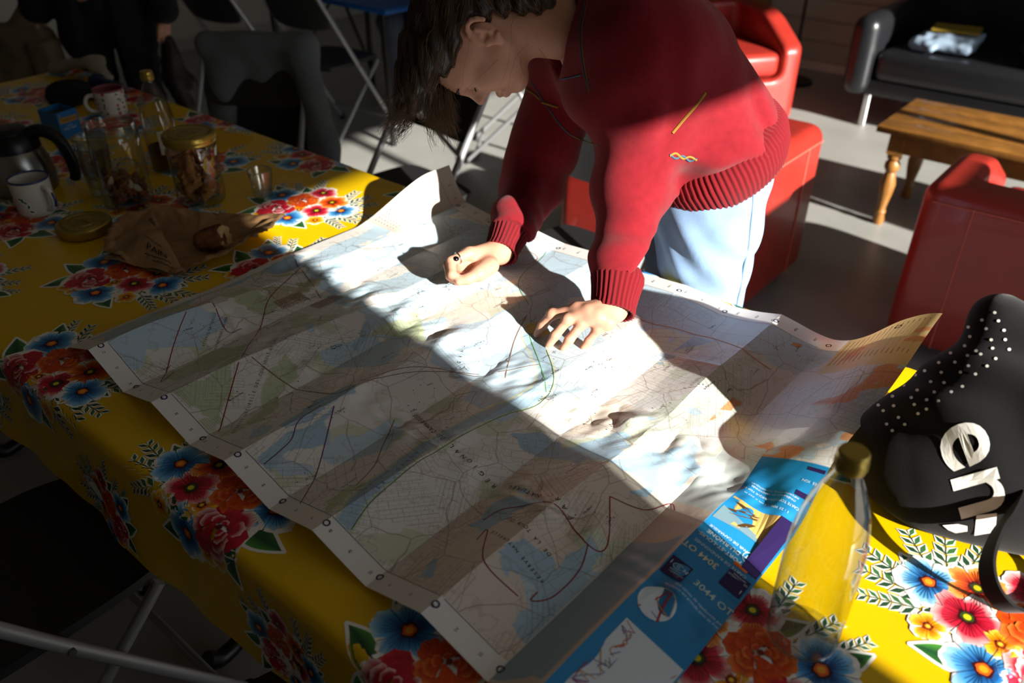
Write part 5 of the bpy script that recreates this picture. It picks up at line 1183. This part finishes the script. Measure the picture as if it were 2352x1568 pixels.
def sc1(s):
    s.add(s.cone((-.12, -.05, .03), (.02, .02, .06), .03, .035, flat=((0, 0, 1), .6))); s.add(s.cone((.02, .02, .06), (.13, .0, .025), .035, .025, flat=((0, 0, 1), .6)), .02)
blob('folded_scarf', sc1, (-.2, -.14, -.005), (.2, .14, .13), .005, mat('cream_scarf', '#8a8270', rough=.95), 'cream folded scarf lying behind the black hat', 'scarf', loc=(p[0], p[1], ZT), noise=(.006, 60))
p = at(248, 212, TZ)
def sc2(s): s.add(s.cone((-.06, .0, .02), (.08, .0, .02), .028, .022)); s.add(s.cone((.08, 0, .02), (.10, -.08, .018), .022, .02), .02)
blob('blue_glove', sc2, (-.13, -.14, -.005), (.16, .07, .07), .005, mat('navy_knit', '#1d2a44', rough=.95), 'navy knitted glove lying between the scarf and the flowered mug', 'glove', loc=(p[0], p[1], ZT), noise=(.004, 70))
# ---------------------------------------------------------------- black tote bag
s = SDF((.44, .68, .740), (.98, 1.22, 1.09), .0050)
s.add(s.cone((.575, .930, .805), (.745, .885, .850), .072, .108)); s.add(s.cone((.635, .920, .855), (.745, .905, .90), .085, .108), .06)
s.add(s.cone((.665, .935, .90), (.678, .990, 1.018), .085, .020), .05); s.add(s.cone((.682, .990, 1.010), (.760, .955, .965), .020, .05), .06)
s.add(s.cone((.545, .965, .79), (.57, .94, .79), .034, .05), .05); s.add(s.cone((.60, .88, .775), (.740, .84, .775), .045, .060), .06)
P3 = np.stack(np.broadcast_arrays(s.X, s.Y, s.Z), -1).astype(float)
s.d = (s.d-.006*vnoise(P3, 17, 23, 2)-.004*np.sin(P3[..., 0]*38+P3[..., 2]*55+3*np.sin(P3[..., 1]*20))*np.clip((P3[..., 2]-.80)/.1, 0, 1)).astype(np.float32)
s.cut(s.plane((0, 0, TZ+.003), (0, 0, -1)), .012)
V, Q = s.nets(); V = smooth_verts(V, Q, 2); BB = np.array([.76, .95, TZ])
m_tote = mat('black_cotton_canvas', '#0c0c0d', rough=.9, spec=.2, sheen=.12, bump=('noise', 900, .4, .001), var=(30, .15))
tote = empty('tote_bag', rot(BB), YAW); tag(tote, 'slouching black canvas tote bag with white lettering beside the map', 'bag'); tb = link('bag_body', fast_mesh('bag_body', V-BB, Q), m_tote, tote)
TBV = BVHTree.FromPolygons([Vector(v) for v in V], [tuple(q) for q in Q])
def on_bag(x, y, lift=.0012):
    d = vray(x, y); d = d/np.linalg.norm(d); h = TBV.ray_cast(Vector(CAM), Vector(d)); return None if h[0] is None else np.array(h[0])-d*lift-BB
def decal(name, V2, Fs, m, parent, lift=.0012):
    P = [on_bag(x, y, lift) for x, y in V2]; ok = [p is not None for p in P]; Fs = [f for f in Fs if all(ok[i] for i in f)]
    P = [p if p is not None else (0, 0, 0) for p in P]; return link(name, mesh(name, P, Fs), m, parent)
m_letter = mat('white_print', '#e4e2da', rough=.7)
def letter(ch, cx, cy, size, ang, sx=1.):
    V2, Fs = text_mesh(ch, .014, 5); bm = bmesh.new(); vs_ = [bm.verts.new((v[0], v[1], 0)) for v in V2]
    for f in Fs:
        try: bm.faces.new([vs_[i] for i in f])
        except ValueError: pass
    bmesh.ops.triangulate(bm, faces=bm.faces[:])
    for _ in range(2): bmesh.ops.subdivide_edges(bm, edges=[e for e in bm.edges if e.calc_length() > .12], cuts=1)
    bm.verts.index_update(); V2 = np.array([v.co[:2] for v in bm.verts]); Fs = [tuple(v.index for v in f.verts) for f in bm.faces]; bm.free()
    V2 = V2-(V2.max(0)+V2.min(0))/2; V2 = V2*size*np.array([sx, 1]); c, s_ = math.cos(ang), math.sin(ang)
    return np.stack([cx+V2[:, 0]*c-V2[:, 1]*s_, cy-(V2[:, 0]*s_+V2[:, 1]*c)], 1), Fs
for ch, cx, cy, sz, an_ in (('e', 2216, 1022, 232, -1.22), ('n', 2250, 1132, 232, -1.30), ('-', 2400, 1222, 200, -1.35)):
    V2, Fs = letter(ch, cx, cy, sz, an_); ok = [on_bag(x, y) is not None for x, y in V2]; Fs = [f for f in Fs if all(ok[i] for i in f)]; par = list(range(len(V2)))
    def find(a):
        while par[a] != a: a = par[a]
        return a
    for f in Fs:
        for q in f[1:]: par[find(f[0])] = find(q)
    for r_ in sorted({find(f[0]) for f in Fs}):
        sub = [f for f in Fs if find(f[0]) == r_]; ids = sorted({i for f in sub for i in f}); mp_ = {i: k for k, i in enumerate(ids)}
        if len(sub) > 6: decal('printed_letter', V2[ids], [tuple(mp_[i] for i in f) for f in sub], m_letter, tb)
decal('printed_letter', [(2243, 1183), (2290, 1178), (2286, 1222), (2238, 1230)], [(0, 1, 2, 3)], m_letter, tb, .003); decal('printed_letter', [(2165, 1206), (2200, 1203), (2222, 1208), (2222, 1220), (2195, 1224), (2178, 1217)], [(0, 1, 2, 3, 4, 5)], m_letter, tb, .003)
DV, DF = [], []; R_ = np.random.RandomState(4)
for i in range(11):
    for j in range(5):
        cx, cy = 2012+i*27+j*9+4*R_.randn(), 905-i*19+j*22+4*R_.randn(); b = len(DV); DV.append((cx, cy)); 
        for q in np.linspace(0, 6.283, 8, endpoint=False): DV.append((cx+4.2*math.cos(q), cy+3.6*math.sin(q)))
        DF += [(b, b+1+k, b+1+(k+1) % 8) for k in range(8)]
decal('polka_dots', DV, DF, m_letter, tb)['kind'] = 'stuff'
hp = [on_bag(2346, 1130, -.01)+BB, vat(2322, 1178, .842), vat(2290, 1225, .822), vat(2268, 1290, .803), vat(2278, 1350, .783), vat(2315, 1395, .766), vat(2360, 1402, .760), vat(2410, 1380, .760), vat(2450, 1310, .772), vat(2440, 1200, .81)]
P = catmull(hp, 8)-BB; T = np.gradient(P, axis=0); T /= np.linalg.norm(T, axis=1)[:, None]; V = []
for i in range(len(P)):
    wv = np.array([0, 0, 1.])*math.cos(i*.02)+np.array([.3, -.5, 0])*math.sin(i*.02+.5); wv = wv-T[i]*(wv@T[i]); wv /= np.linalg.norm(wv); nn = np.cross(T[i], wv)
    for a, b_ in ((-1, -1), (-1, 1), (1, 1), (1, -1)): V.append(P[i]+wv*.0130*a+nn*.0022*b_)
Fs = [(4*i+k, 4*i+(k+1) % 4, 4*i+4+(k+1) % 4, 4*i+4+k) for i in range(len(P)-1) for k in range(4)]; link('shoulder_strap', mesh('shoulder_strap', V, Fs, False), m_tote, tote)
# ---------------------------------------------------------------- folding chairs
m_tubeg = mat('grey_steel_tube', '#8d8f90', rough=.38, metal=.4); m_seatb = mat('black_moulded_plastic', '#1b1b1c', rough=.55, bump=('noise', 300, .2, .001))
def make_chair():
    t = empty('folding_chair')
    for sg in (-1, 1):
        y = .215*sg
        tube('side_tube', bent([(.27, y, 0.012), (-.02, y, .46), (-.235, y*.97, .80), (-.245, y*.90, .835)], .03), .0125, m_tubeg, t, 10)
        tube('rear_leg', bent([(-.25, y*.9, .012), (.17, y*.9, .425)], .02), .0115, m_tubeg, t, 10)
        lathe('rubber_foot', [(0, 0), (.016, 0), (.016, .03), (.0125, .034)], m_bplast, t, 14, center=(.268, y, 0)); lathe('rubber_foot', [(0, 0), (.015, 0), (.015, .03), (.0115, .034)], m_bplast, t, 14, center=(-.252, y*.9, 0))
        tube('pivot_bolt', [(-.005, y*1.08, .435), (-.005, y*.90, .435)], .007, m_steel, t, 8)
    tube('cross_bar', [(-.20, -.19, .065), (-.20, .19, .065)], .009, m_tubeg, t, 8); tube('cross_bar', [(.21, -.21, .105), (.21, .21, .105)], .009, m_tubeg, t, 8)
    V = []; n, k = 15, 11
    for i in range(n):
        for j in range(k):
            a, b = i/(n-1)*2-1, j/(k-1)*2-1; f = 1-.10*abs(b)**4; V.append((.20*a*f, .195*b*(1-.08*abs(a)**4), .455-.010*(1-a*a)*(1-b*b)-.012*max(a-.6, 0)))
    n0 = len(V); V2 = [(x, y, z-.020) for x, y, z in V]; g = grid_faces(n, k); Fs = [tuple(q) for q in g]+[tuple(n0+q[::-1]) for q in g]
    rim = [i*k for i in range(n)]+[(n-1)*k+j for j in range(1, k)]+[i*k+k-1 for i in range(n-2, -1, -1)]+[j for j in range(k-2, 0, -1)]
    for q in range(len(rim)): r0, r1 = rim[q], rim[(q+1) % len(rim)]; Fs.append((r0, n0+r0, n0+r1, r1))
    link('seat', mesh('seat', V+V2, Fs, True), m_seatb, t).data.set_sharp_from_angle(angle=.7)
    V = []; n, k = 15, 9
    for i in range(n):
        for j in range(k):
            b, c = i/(n-1)*2-1, j/(k-1)*2-1; z = .735+.105*c*(1-.12*abs(b)**4); y = .200*b*(1-.10*abs(c)**4); V.append((-.235-(z-.80)*.45-.028*(1-b*b), y, z))
    n0 = len(V); V2 = [(x+.014, y, z) for x, y, z in V]; g = grid_faces(n, k); Fs = [tuple(q) for q in g]+[tuple(n0+q[::-1]) for q in g]
    rim = [i*k for i in range(n)]+[(n-1)*k+j for j in range(1, k)]+[i*k+k-1 for i in range(n-2, -1, -1)]+[j for j in range(k-2, 0, -1)]
    for q in range(len(rim)): r0, r1 = rim[q], rim[(q+1) % len(rim)]; Fs.append((r0, n0+r0, n0+r1, r1))
    link('backrest', mesh('backrest', V+V2, Fs, True), m_seatb, t).data.set_sharp_from_angle(angle=.7)
    return t
ch0 = make_chair(); first = [True]
def place_chair(loc, ang, label):
    o = ch0 if first[0] else copy_tree(ch0); first[0] = False
    o.location = (float(loc[0]), float(loc[1]), 0); o.rotation_euler = (0, 0, ang); tag(o, label, 'chair', 'black folding chairs with grey tube frames'); return o
place_chair((-1.345, .205), math.radians(90), 'black folding chair pushed under the dark near edge of the oilcloth')
c2 = place_chair((-2.70, 1.64), math.radians(-60), 'black folding chair with a grey coat hung over its back')
place_chair((-3.73, 2.90), math.radians(97), 'empty black folding chair tucked under the blue table')
sh = at(478, 10, .75)-at(685, 25, .75)
place_chair((-3.73+sh[0], 2.90+sh[1]), math.radians(97), 'black folding chair by the grey wall, behind the coat')
place_chair((-2.08, 1.86), math.radians(-98), 'black folding chair facing the table, below the leaning head')
place_chair((-1.30, 1.82), math.radians(-95), 'black folding chair seen between the two red sleeves')
place_chair((-2.80, 3.38), math.radians(35), 'sunlit black folding chair on the floor behind the leaning person')
place_chair((-.645, .205), math.radians(90), 'black folding chair at the bottom edge, only its seat corner showing')
# coat over chair
m_coat = mat('grey_coat_cloth', '#5a6062', rough=.9, var=(12, .12), bump=('noise', 400, .3, .001)); m_navy = mat('navy_lining', '#14161f', rough=.9)
s = SDF((-.48, -.36, .10), (.12, .36, .96), .0075)
s.add(s.rbox((-.262, 0, .70), (.045, .235, .18), .04)); s.add(s.cone((-.26, -.20, .84), (-.27, .20, .84), .040, .040), .04)
s.add(s.cone((-.23, .20, .80), (-.10, .285, .52), .055, .060, flat=((1, 0, 0), .7)), .05); s.add(s.cone((-.10, .285, .52), (-.02, .300, .20), .060, .075, flat=((1, 0, .3), .45)), .05)
s.add(s.cone((-.22, -.12, .74), (-.19, -.17, .52), .07, .055, flat=((1, 0, 0), .55)), .05); s.add(s.rbox((-.30, 0, .50), (.02, .22, .18), .02), .05)
P3 = np.stack(np.broadcast_arrays(s.X, s.Y, s.Z), -1).astype(float)
s.d = (s.d-.010*np.sin(P3[..., 1]*34+P3[..., 2]*22+3*np.sin(P3[..., 2]*9+P3[..., 0]*11))*np.clip((.88-P3[..., 2])/.2, 0, 1)-.004*vnoise(P3, 22, 3, 2)).astype(np.float32)
V, Q = s.nets(); V = smooth_verts(V, Q, 2); coat = empty('coat', tuple(c2.location), c2.rotation_euler.z); link('coat_cloth', fast_mesh('coat_cloth', V, Q), m_coat, coat); tag(coat, 'crumpled grey coat hung over the back of a folding chair', 'coat')
s = SDF((-.36, -.28, .30), (.02, .30, .70), .009); s.add(s.rbox((-.215, -.02, .52), (.022, .20, .13), .02)); s.add(s.cone((-.20, .18, .6), (-.10, .21, .42), .035, .03), .03); V, Q = s.nets(); link('coat_lining', fast_mesh('coat_lining', V, Q), m_navy, coat)
for k in range(3): lathe('button', [(0, .004), (.008, .003), (.009, 0)], m_steel, coat, 14, center=(-.03+.02*k, .33, .30+.08*k))
# ---------------------------------------------------------------- blue table
m_bluet = mat('blue_laminate', '#0c4f96', rough=.35); bt = empty('blue_table', (-3.85, 3.35, 0)); tag(bt, 'blue topped table with black legs at the back of the room', 'table')
box('tabletop', (-.56, -.42, .715), (.57, .42, .742), m_bluet, bt, bev=.006)
for sx in (-1, 1):
    for sy in (-1, 1): tube('leg', [(sx*.46, sy*.34, 0), (sx*.48, sy*.36, .715)], .017, m_blk, bt, 10)
    tube('brace', [(sx*.47, -.35, .12), (sx*.30, .0, .70)], .010, m_blk, bt, 8); tube('brace', [(sx*.47, .35, .12), (sx*.30, .0, .70)], .010, m_blk, bt, 8)
# ---------------------------------------------------------------- red tub armchairs
m_redl = mat('red_leather', '#93281f', rough=.38, spec=.5, coat=.15, bump=('voronoi', 260, .12, .001), var=(10, .08)); m_thread = mat('red_stitching', '#c25a48', rough=.8)
def make_armchair():
    t = empty('armchair'); Hh = .64; a, b = .35, .36
    s = SDF((-.42, -.42, .05), (.42, .42, .70), .0085)
    s.add(s.rbox((0, 0, .05+Hh/2-.03), (a, b, Hh/2-.03), .055)); s.sub(s.rbox((.16, 0, .60), (a+.02, b-.125, .29), .05), .03)
    s.cut(s.plane((0, 0, .075), (0, 0, -1)))
    s.sub(s.plane((.30, 0, .50), (-.5, 0, -1)), .04)
    V, Q = s.nets(); V = smooth_verts(V, Q, 2); sh_ = link('shell', fast_mesh('shell', V, Q), m_redl, t)
    o = link('seat_cushion', bm_mesh('seat_cushion', box_data(.52, .46, .13, bev=.04, seg=4, c=(.075, 0, .385)), True), m_redl, t)
    for sx in (-1, 1):
        for sy in (-1, 1): lathe('foot', [(0, 0), (.022, 0), (.028, .06), (.028, .085), (0, .085)], m_bplast, t, 14, center=(sx*.27, sy*.29, 0))
    def seam(P): tube('seam', np.array(P), .0025, m_thread, sh_, 6)
    for sy in (-1, 1): seam([(-.351, sy*.20, .08), (-.352, sy*.20, .35), (-.352, sy*.20, .58)]); seam([(-.30, sy*.3615, .56), (0, sy*.362, .56), (.24, sy*.3615, .50)])
    seam([(-.3515, -.32, .575), (-.352, 0, .58), (-.3515, .32, .575)])
    return t
ar0 = make_armchair()
for i, (loc, ang, lb) in enumerate((((-.22, 3.02), 90, 'red leather tub armchair at the right edge, its back to the table'), ((-1.37, 2.66), 180, 'red leather tub armchair standing right behind the person in jeans'), ((-2.28, 4.55), -35, 'sunlit red leather armchair furthest back, beyond the person'))):
    o = ar0 if i == 0 else copy_tree(ar0); o.location = (*loc, 0); o.rotation_euler = (0, 0, math.radians(ang)); tag(o, lb, 'armchair', 'red leather tub armchairs')
# ---------------------------------------------------------------- black sofa
m_bleath = mat('black_leather', '#17181b', rough=.36, spec=.5, coat=.15, bump=('voronoi', 200, .15, .001)); m_chrome = mat('chrome', '#cfcfd0', rough=.08, metal=1.)
sf = empty('sofa', (-.55, 5.40, 0)); tag(sf, 'black leather sofa with chrome legs against the boarded wall', 'sofa')
def sofa_part(name, c, s_, bev): return link(name, bm_mesh(name, box_data(*s_, bev=bev, seg=4, c=c), True), m_bleath, sf)
sofa_part('base', (0, -.02, .235), (2.0, .78, .10), .03); sofa_part('backrest', (0, .38, .55), (2.1, .20, .56), .07)
for sx in (-1, 1):
    sofa_part('arm', (sx*1.04, -.06, .40), (.15, .82, .44), .07); lathe('leg', [(0, 0), (.022, 0), (.024, .01), (.021, .19), (0, .19)], m_chrome, sf, 20, center=(sx*.97, -.36, 0)); lathe('leg', [(0, 0), (.022, 0), (.024, .01), (.021, .19), (0, .19)], m_chrome, sf, 20, center=(sx*.97, .34, 0))
    sofa_part('seat_cushion', (sx*.482, -.06, .355), (.96, .72, .17), .05)
def jn(s):
    s.add(s.rbox((0, 0, .035), (.16, .12, .030), .028)); s.add(s.rbox((.03, .01, .075), (.14, .10, .022), .02), .02); s.add(s.cone((-.12, -.09, .03), (-.04, -.14, .02), .03, .025), .03)
p = at(2085, 95, .445); blob('folded_jeans', jn, (-.2, -.2, -.005), (.2, .18, .13), .006, mat('pale_blue_denim', '#7b8da0', rough=.9), 'pale blue folded clothes lying on the black sofa', 'clothes', loc=(-1.22, 5.22, .445), noise=(.006, 40))
bk = box('yellow_book', (-.12, -.085, 0), (.12, .085, .014), mat('yellow_book_cover', '#8a7420', rough=.5)); bk.location = (-1.19, 5.24, .551); bk.rotation_euler = (0, 0, .15); tag(bk, 'yellow covered book on top of the folded clothes', 'book')
def cush(s): s.add(s.ell((0, 0, .08), (.24, .20, .09)))
blob('dark_cushion', cush, (-.3, -.26, -.005), (.3, .26, .2), .010, mat('dark_blue_cushion', '#12141c', rough=.85), 'dark cushion lying on the seat of the black sofa', 'cushion', loc=(-.62, 5.24, .445), noise=(.004, 18))
# ---------------------------------------------------------------- coffee table
m_oak = mat('worn_oak', '#8a5c26', rough=.45, coat=.15, var=(16, .25), bump=('noise', 40, .25, .002)); ct = empty('coffee_table', (-.42, 3.92, 0)); tag(ct, 'worn wooden coffee table with turned legs before the sofa', 'table')
for k in range(4): box('top_plank', (-.62, -.255+k*.1275, .425), (.62, -.1285+k*.1275, .452), m_oak, ct, bev=.003)
box('apron', (-.54, -.20, .335), (.54, -.18, .425), m_oak, ct); box('apron', (-.54, .18, .335), (.54, .20, .425), m_oak, ct); box('apron', (-.54, -.18, .335), (-.52, .18, .425), m_oak, ct); box('apron', (.52, -.18, .335), (.54, .18, .425), m_oak, ct)
lp = [(0, 0), (.020, 0), (.026, .02), (.020, .045), (.024, .06), (.018, .075), (.030, .15), (.034, .19), (.024, .235), (.020, .245), (.032, .265), (.032, .285), (.022, .30), (.030, .31), (.030, .33)]
for sx in (-1, 1):
    for sy in (-1, 1):
        lg = lathe('leg', lp, m_oak, ct, 20, center=(sx*.535, sy*.19, 0)); box('leg_block', (sx*.535-.031, sy*.19-.031, .33), (sx*.535+.031, sy*.19+.031, .425), m_oak, lg)
# ---------------------------------------------------------------- back of the room
m_pine = mat('pine_wood', '#7d5a28', rough=.6, var=(9, .2)); cb = empty('wooden_cabinet', (-2.95, 5.74, 0)); tag(cb, 'plain wooden cabinet against the boarded wall behind the armchairs', 'cabinet')
box('body', (-.35, -.22, .06), (.35, .22, 1.5), m_pine, cb, bev=.005)
for sx in (-1, 1):
    d_ = box('door', (sx*.175-.165, -.24, .10), (sx*.175+.165, -.222, 1.46), m_pine, cb, bev=.004); tube('handle', [(sx*.03, -.256, .75), (sx*.03, -.256, .87)], .006, m_blk, d_, 8)
box('plinth', (-.33, -.20, 0), (.33, .20, .06), m_blk, cb)
fl_ = empty('floor_lamp', (-2.22, 5.62, 0)); tag(fl_, 'slim black floor lamp standing between cabinet and sofa', 'lamp'); lathe('base', [(0, .02), (.13, .02), (.14, .008), (.14, 0), (0, 0)], m_blk, fl_, 32); tube('pole', [(0, 0, .02), (0, 0, 1.55)], .011, m_blk, fl_, 10); lathe('shade', [(.10, 1.75), (.17, 1.48)], mat('lamp_shade', '#6d6658', rough=.9), fl_, 32)
# ---------------------------------------------------------------- standing person at the far end
m_tr = mat('navy_trousers', '#15171f', rough=.9, var=(9, .15)); m_co = mat('black_overcoat', '#0b0c10', rough=.9, bump=('noise', 300, .3, .001)); PB = np.array([-1.80, 3.86, 0.])
pp = empty('person', rot(PB), YAW); tag(pp, 'person in dark overcoat and navy trousers standing with a canvas bag', 'person')
def pbg(name, fn, lo, hi, h, m, noise=(.004, 25), parent=pp):
    return blob(name, fn, lo, hi, h, m, None, None, parent, noise, cutz=False)
def f_body(s):
    for x in (-.10, .10): s.add(s.cone((x, 0, .86), (x*1.1, .02, .46), .075, .052)); s.add(s.cone((x*1.1, .02, .46), (x*1.15, .03, .06), .050, .036), .02); s.add(s.cone((x*1.15, .02, .045), (x*1.25, -.13, .035), .042, .034), .02)
    s.add(s.cone((0, .01, .92), (0, .0, 1.36), .13, .15), .05); s.add(s.cone((0, 0, 1.40), (0, -.01, 1.55), .06, .055), .04); s.add(s.ell((0, -.02, 1.66), (.078, .098, .115)), .02); s.add(s.cone((0, -.11, 1.66), (0, -.125, 1.635), .008, .013), .015)
    for x in (-1, 1):
        s.add(s.sphere((x*.078, 0, 1.65), .022), .01); s.add(s.cone((x*.19, 0, 1.38), (x*.25, .02, 1.08), .05, .042), .04); s.add(s.cone((x*.25, .02, 1.08), (x*.27, -.04, .84), .040, .030), .02); s.add(s.cone((x*.27, -.04, .83), (x*.272, -.05, .765), .030, .026), .02)
        for k in range(4): s.add(s.cone((x*.272, -.075+.02*k, .765), (x*.268, -.080+.019*k, .69), .0105, .0085), .004)
        s.add(s.cone((x*.265, -.085, .79), (x*.255, -.10, .735), .011, .009), .008)
pbg('body', f_body, (-.34, -.2, 0), (.34, .18, 1.80), .0085, m_skin, (.0, 20))
def f_tr(s):
    s.add(s.ell((0, .01, .90), (.165, .13, .14)))
    for x in (-.095, .095): s.add(s.cone((x, .005, .86), (x*1.1, .02, .46), .098, .078), .03); s.add(s.cone((x*1.1, .02, .46), (x*1.15, .03, .10), .076, .068), .02)
pbg('trousers', f_tr, (-.30, -.2, .02), (.30, .2, 1.06), .009, m_tr, (.005, 26))
def f_coat(s):
    s.add(s.cone((0, .01, .74), (0, 0, 1.36), .215, .185, flat=((0, 1, 0), .75)))
    for x in (-1, 1): s.add(s.cone((x*.19, 0, 1.38), (x*.255, .02, 1.08), .075, .068), .05); s.add(s.cone((x*.255, .02, 1.08), (x*.275, -.035, .855), .068, .064), .03)
    s.sub(s.cone((0, -.19, .60), (0, -.14, 1.25), .115, .03), .03); s.sub(s.ell((0, 0, .55), (.19, .15, .22)), .02); s.sub(s.ell((0, -.01, 1.52), (.09, .09, .10)), .02)
pbg('overcoat', f_coat, (-.38, -.26, .48), (.38, .24, 1.52), .009, m_co, (.006, 20))
for x in (-.115, .115):
    def f_sh(s): s.add(s.cone((x, .04, .045), (x*1.1, -.14, .036), .050, .042)); s.add(s.cone((x, .035, .05), (x, .035, .11), .048, .046), .03)
    pbg('shoe', f_sh, (x-.1, -.22, 0), (x+.1, .12, .17), .008, m_shoe, (.0, 20))
def f_hr(s): s.add(s.ell((0, .01, 1.69), (.092, .108, .112))); s.sub(s.ell((0, -.10, 1.63), (.07, .08, .09)), .02)
pbg('hair', f_hr, (-.14, -.15, 1.52), (.14, .16, 1.84), .008, m_hair, (.003, 60))
# canvas shoulder bag and gloves carried by that person
m_canv = mat('beige_canvas', '#6b5d45', rough=.95, var=(14, .15), bump=('noise', 200, .3, .002)); m_strap = mat('brown_webbing', '#4a3324', rough=.9)
gb = empty('shoulder_bag', rot(PB+[-.38, -.06, .50]), YAW); tag(gb, 'beige canvas shoulder bag with side pocket hanging from a brown strap', 'bag')
def f_bag(s):
    s.add(s.rbox((0, 0, .14), (.16, .085, .16), .06)); s.add(s.cone((.05, 0, .26), (.13, .0, .42), .07, .03, flat=((0, 1, 0), .5)), .06)
blob('bag_body', f_bag, (-.24, -.16, -.05), (.24, .16, .50), .008, m_canv, None, None, gb, (.008, 24), cutz=False)
def f_pk(s): s.add(s.rbox((.13, -.05, .16), (.055, .06, .085), .025))
blob('side_pocket', f_pk, (.04, -.15, .04), (.22, .05, .28), .006, m_canv, None, None, gb, (.004, 40), cutz=False)
def strapm(name, P, w, th, m, parent, ref):
    P = catmull(P, 8); T = np.gradient(P, axis=0); T /= np.linalg.norm(T, axis=1)[:, None]; V = []
    for i in range(len(P)):
        wv = np.array(ref, float)-T[i]*(np.array(ref)@T[i]); wv /= np.linalg.norm(wv); nn = np.cross(T[i], wv)
        for a, b in ((-1, -1), (-1, 1), (1, 1), (1, -1)): V.append(P[i]+wv*w/2*a+nn*th/2*b)
    return link(name, mesh(name, V, [(4*i+k, 4*i+(k+1) % 4, 4*i+4+(k+1) % 4, 4*i+4+k) for i in range(len(P)-1) for k in range(4)]), m, parent)
strapm('strap', [(.13, -.02, .40), (.135, -.05, .55), (.20, -.07, .80), (.27, -.03, .93)], .042, .004, m_strap, gb, (1, 0, 0))
tube('buckle', bent([(.105, -.055, .52), (.105, -.055, .56), (.165, -.055, .56), (.165, -.055, .52), (.105, -.055, .52)], .008), .004, m_gold, gb, 8)
def f_gl(s): s.add(s.cone((0, 0, .28), (-.01, 0, .12), .03, .05)); s.add(s.cone((-.01, 0, .12), (.02, .01, .0), .045, .04), .03); s.add(s.cone((.0, 0, .26), (.05, .02, .10), .02, .035), .02)
g2 = blob('dark_gloves', f_gl, (-.09, -.08, -.07), (.12, .09, .34), .007, mat('brown_leather_glove', '#1a120e', rough=.6), 'dark leather gloves dangling from the standing hand', 'gloves', noise=(.006, 40), loc=rot(PB+[.275, -.06, .44]), cutz=False); g2.rotation_euler = (0, 0, YAW)
# ---------------------------------------------------------------- seated person behind the blue table
PS = np.array([-.62, 5.15, 0.]); ps = empty('person', rot(PS), YAW); tag(ps, 'person in grey trousers and black shoes sitting beyond the blue table', 'person')
def f_b2(s):
    for x in (-.10, .12): s.add(s.cone((x, .38, .50), (x, .0, .50), .07, .055)); s.add(s.cone((x, 0, .50), (x+.02, -.02, .07), .052, .036), .02); s.add(s.cone((x+.02, -.03, .05), (x+.03, -.17, .035), .04, .033), .02)
    s.add(s.cone((0, .40, .52), (0, .42, .95), .14, .15), .05); s.add(s.cone((0, .42, 1.0), (0, .40, 1.16), .06, .055), .04); s.add(s.ell((0, .38, 1.26), (.078, .098, .115)), .02)
    for x in (-1, 1): s.add(s.cone((x*.19, .42, .98), (x*.24, .36, .74), .05, .04), .04); s.add(s.cone((x*.24, .36, .74), (x*.12, .16, .62), .038, .03), .02); s.add(s.cone((x*.12, .16, .62), (x*.09, .08, .58), .03, .022), .02)
blob('body', f_b2, (-.34, -.24, 0), (.34, .62, 1.42), .010, m_skin, None, None, ps, (0, 20), cutz=False)
def f_t2(s):
    s.add(s.ell((0, .40, .52), (.17, .15, .12)))
    for x in (-.10, .12): s.add(s.cone((x, .38, .51), (x, .0, .51), .088, .076), .04); s.add(s.cone((x, 0, .51), (x+.02, -.01, .13), .075, .066), .03)
blob('trousers', f_t2, (-.30, -.14, .08), (.32, .60, .70), .010, mat('grey_trousers', '#3a3d45', rough=.9), None, None, ps, (.004, 25), cutz=False)
def f_j2(s):
    s.add(s.cone((0, .40, .60), (0, .42, .97), .17, .175))
    for x in (-1, 1): s.add(s.cone((x*.19, .42, .98), (x*.24, .36, .74), .072, .062), .04); s.add(s.cone((x*.24, .36, .74), (x*.13, .18, .63), .06, .05), .03)
    s.sub(s.ell((0, .40, 1.16), (.08, .08, .09)), .02)
blob('jumper', f_j2, (-.36, .06, .44), (.36, .66, 1.16), .011, m_co, None, None, ps, (.004, 25), cutz=False)
for x in (-.08, .14):
    def f_s2(s): s.add(s.cone((x, -.02, .048), (x+.01, -.17, .038), .048, .04)); s.add(s.cone((x, -.02, .05), (x, -.02, .08), .046, .044), .02)
    blob('shoe', f_s2, (x-.09, -.25, 0), (x+.1, .07, .16), .008, m_shoe, None, None, ps, (0, 20), cutz=False)
def f_h2(s): s.add(s.ell((0, .40, 1.29), (.092, .108, .112))); s.sub(s.ell((0, .29, 1.23), (.07, .08, .09)), .02)
blob('hair', f_h2, (-.14, .24, 1.12), (.14, .56, 1.44), .009, m_hair, None, None, ps, (.003, 60), cutz=False)
st_ = empty('stool', rot(PS+[0, .40, 0]), YAW); tag(st_, 'dark stool under the seated person beyond the blue table', 'stool'); lathe('seat', [(0, .38), (.17, .38), (.18, .365), (.17, .35), (0, .35)], m_wood_dk, st_, 28)
for k in range(4): q = k*math.pi/2+.78; tube('leg', [(.12*math.cos(q), .12*math.sin(q), .36), (.17*math.cos(q), .17*math.sin(q), 0)], .014, m_wood_dk, st_, 8)
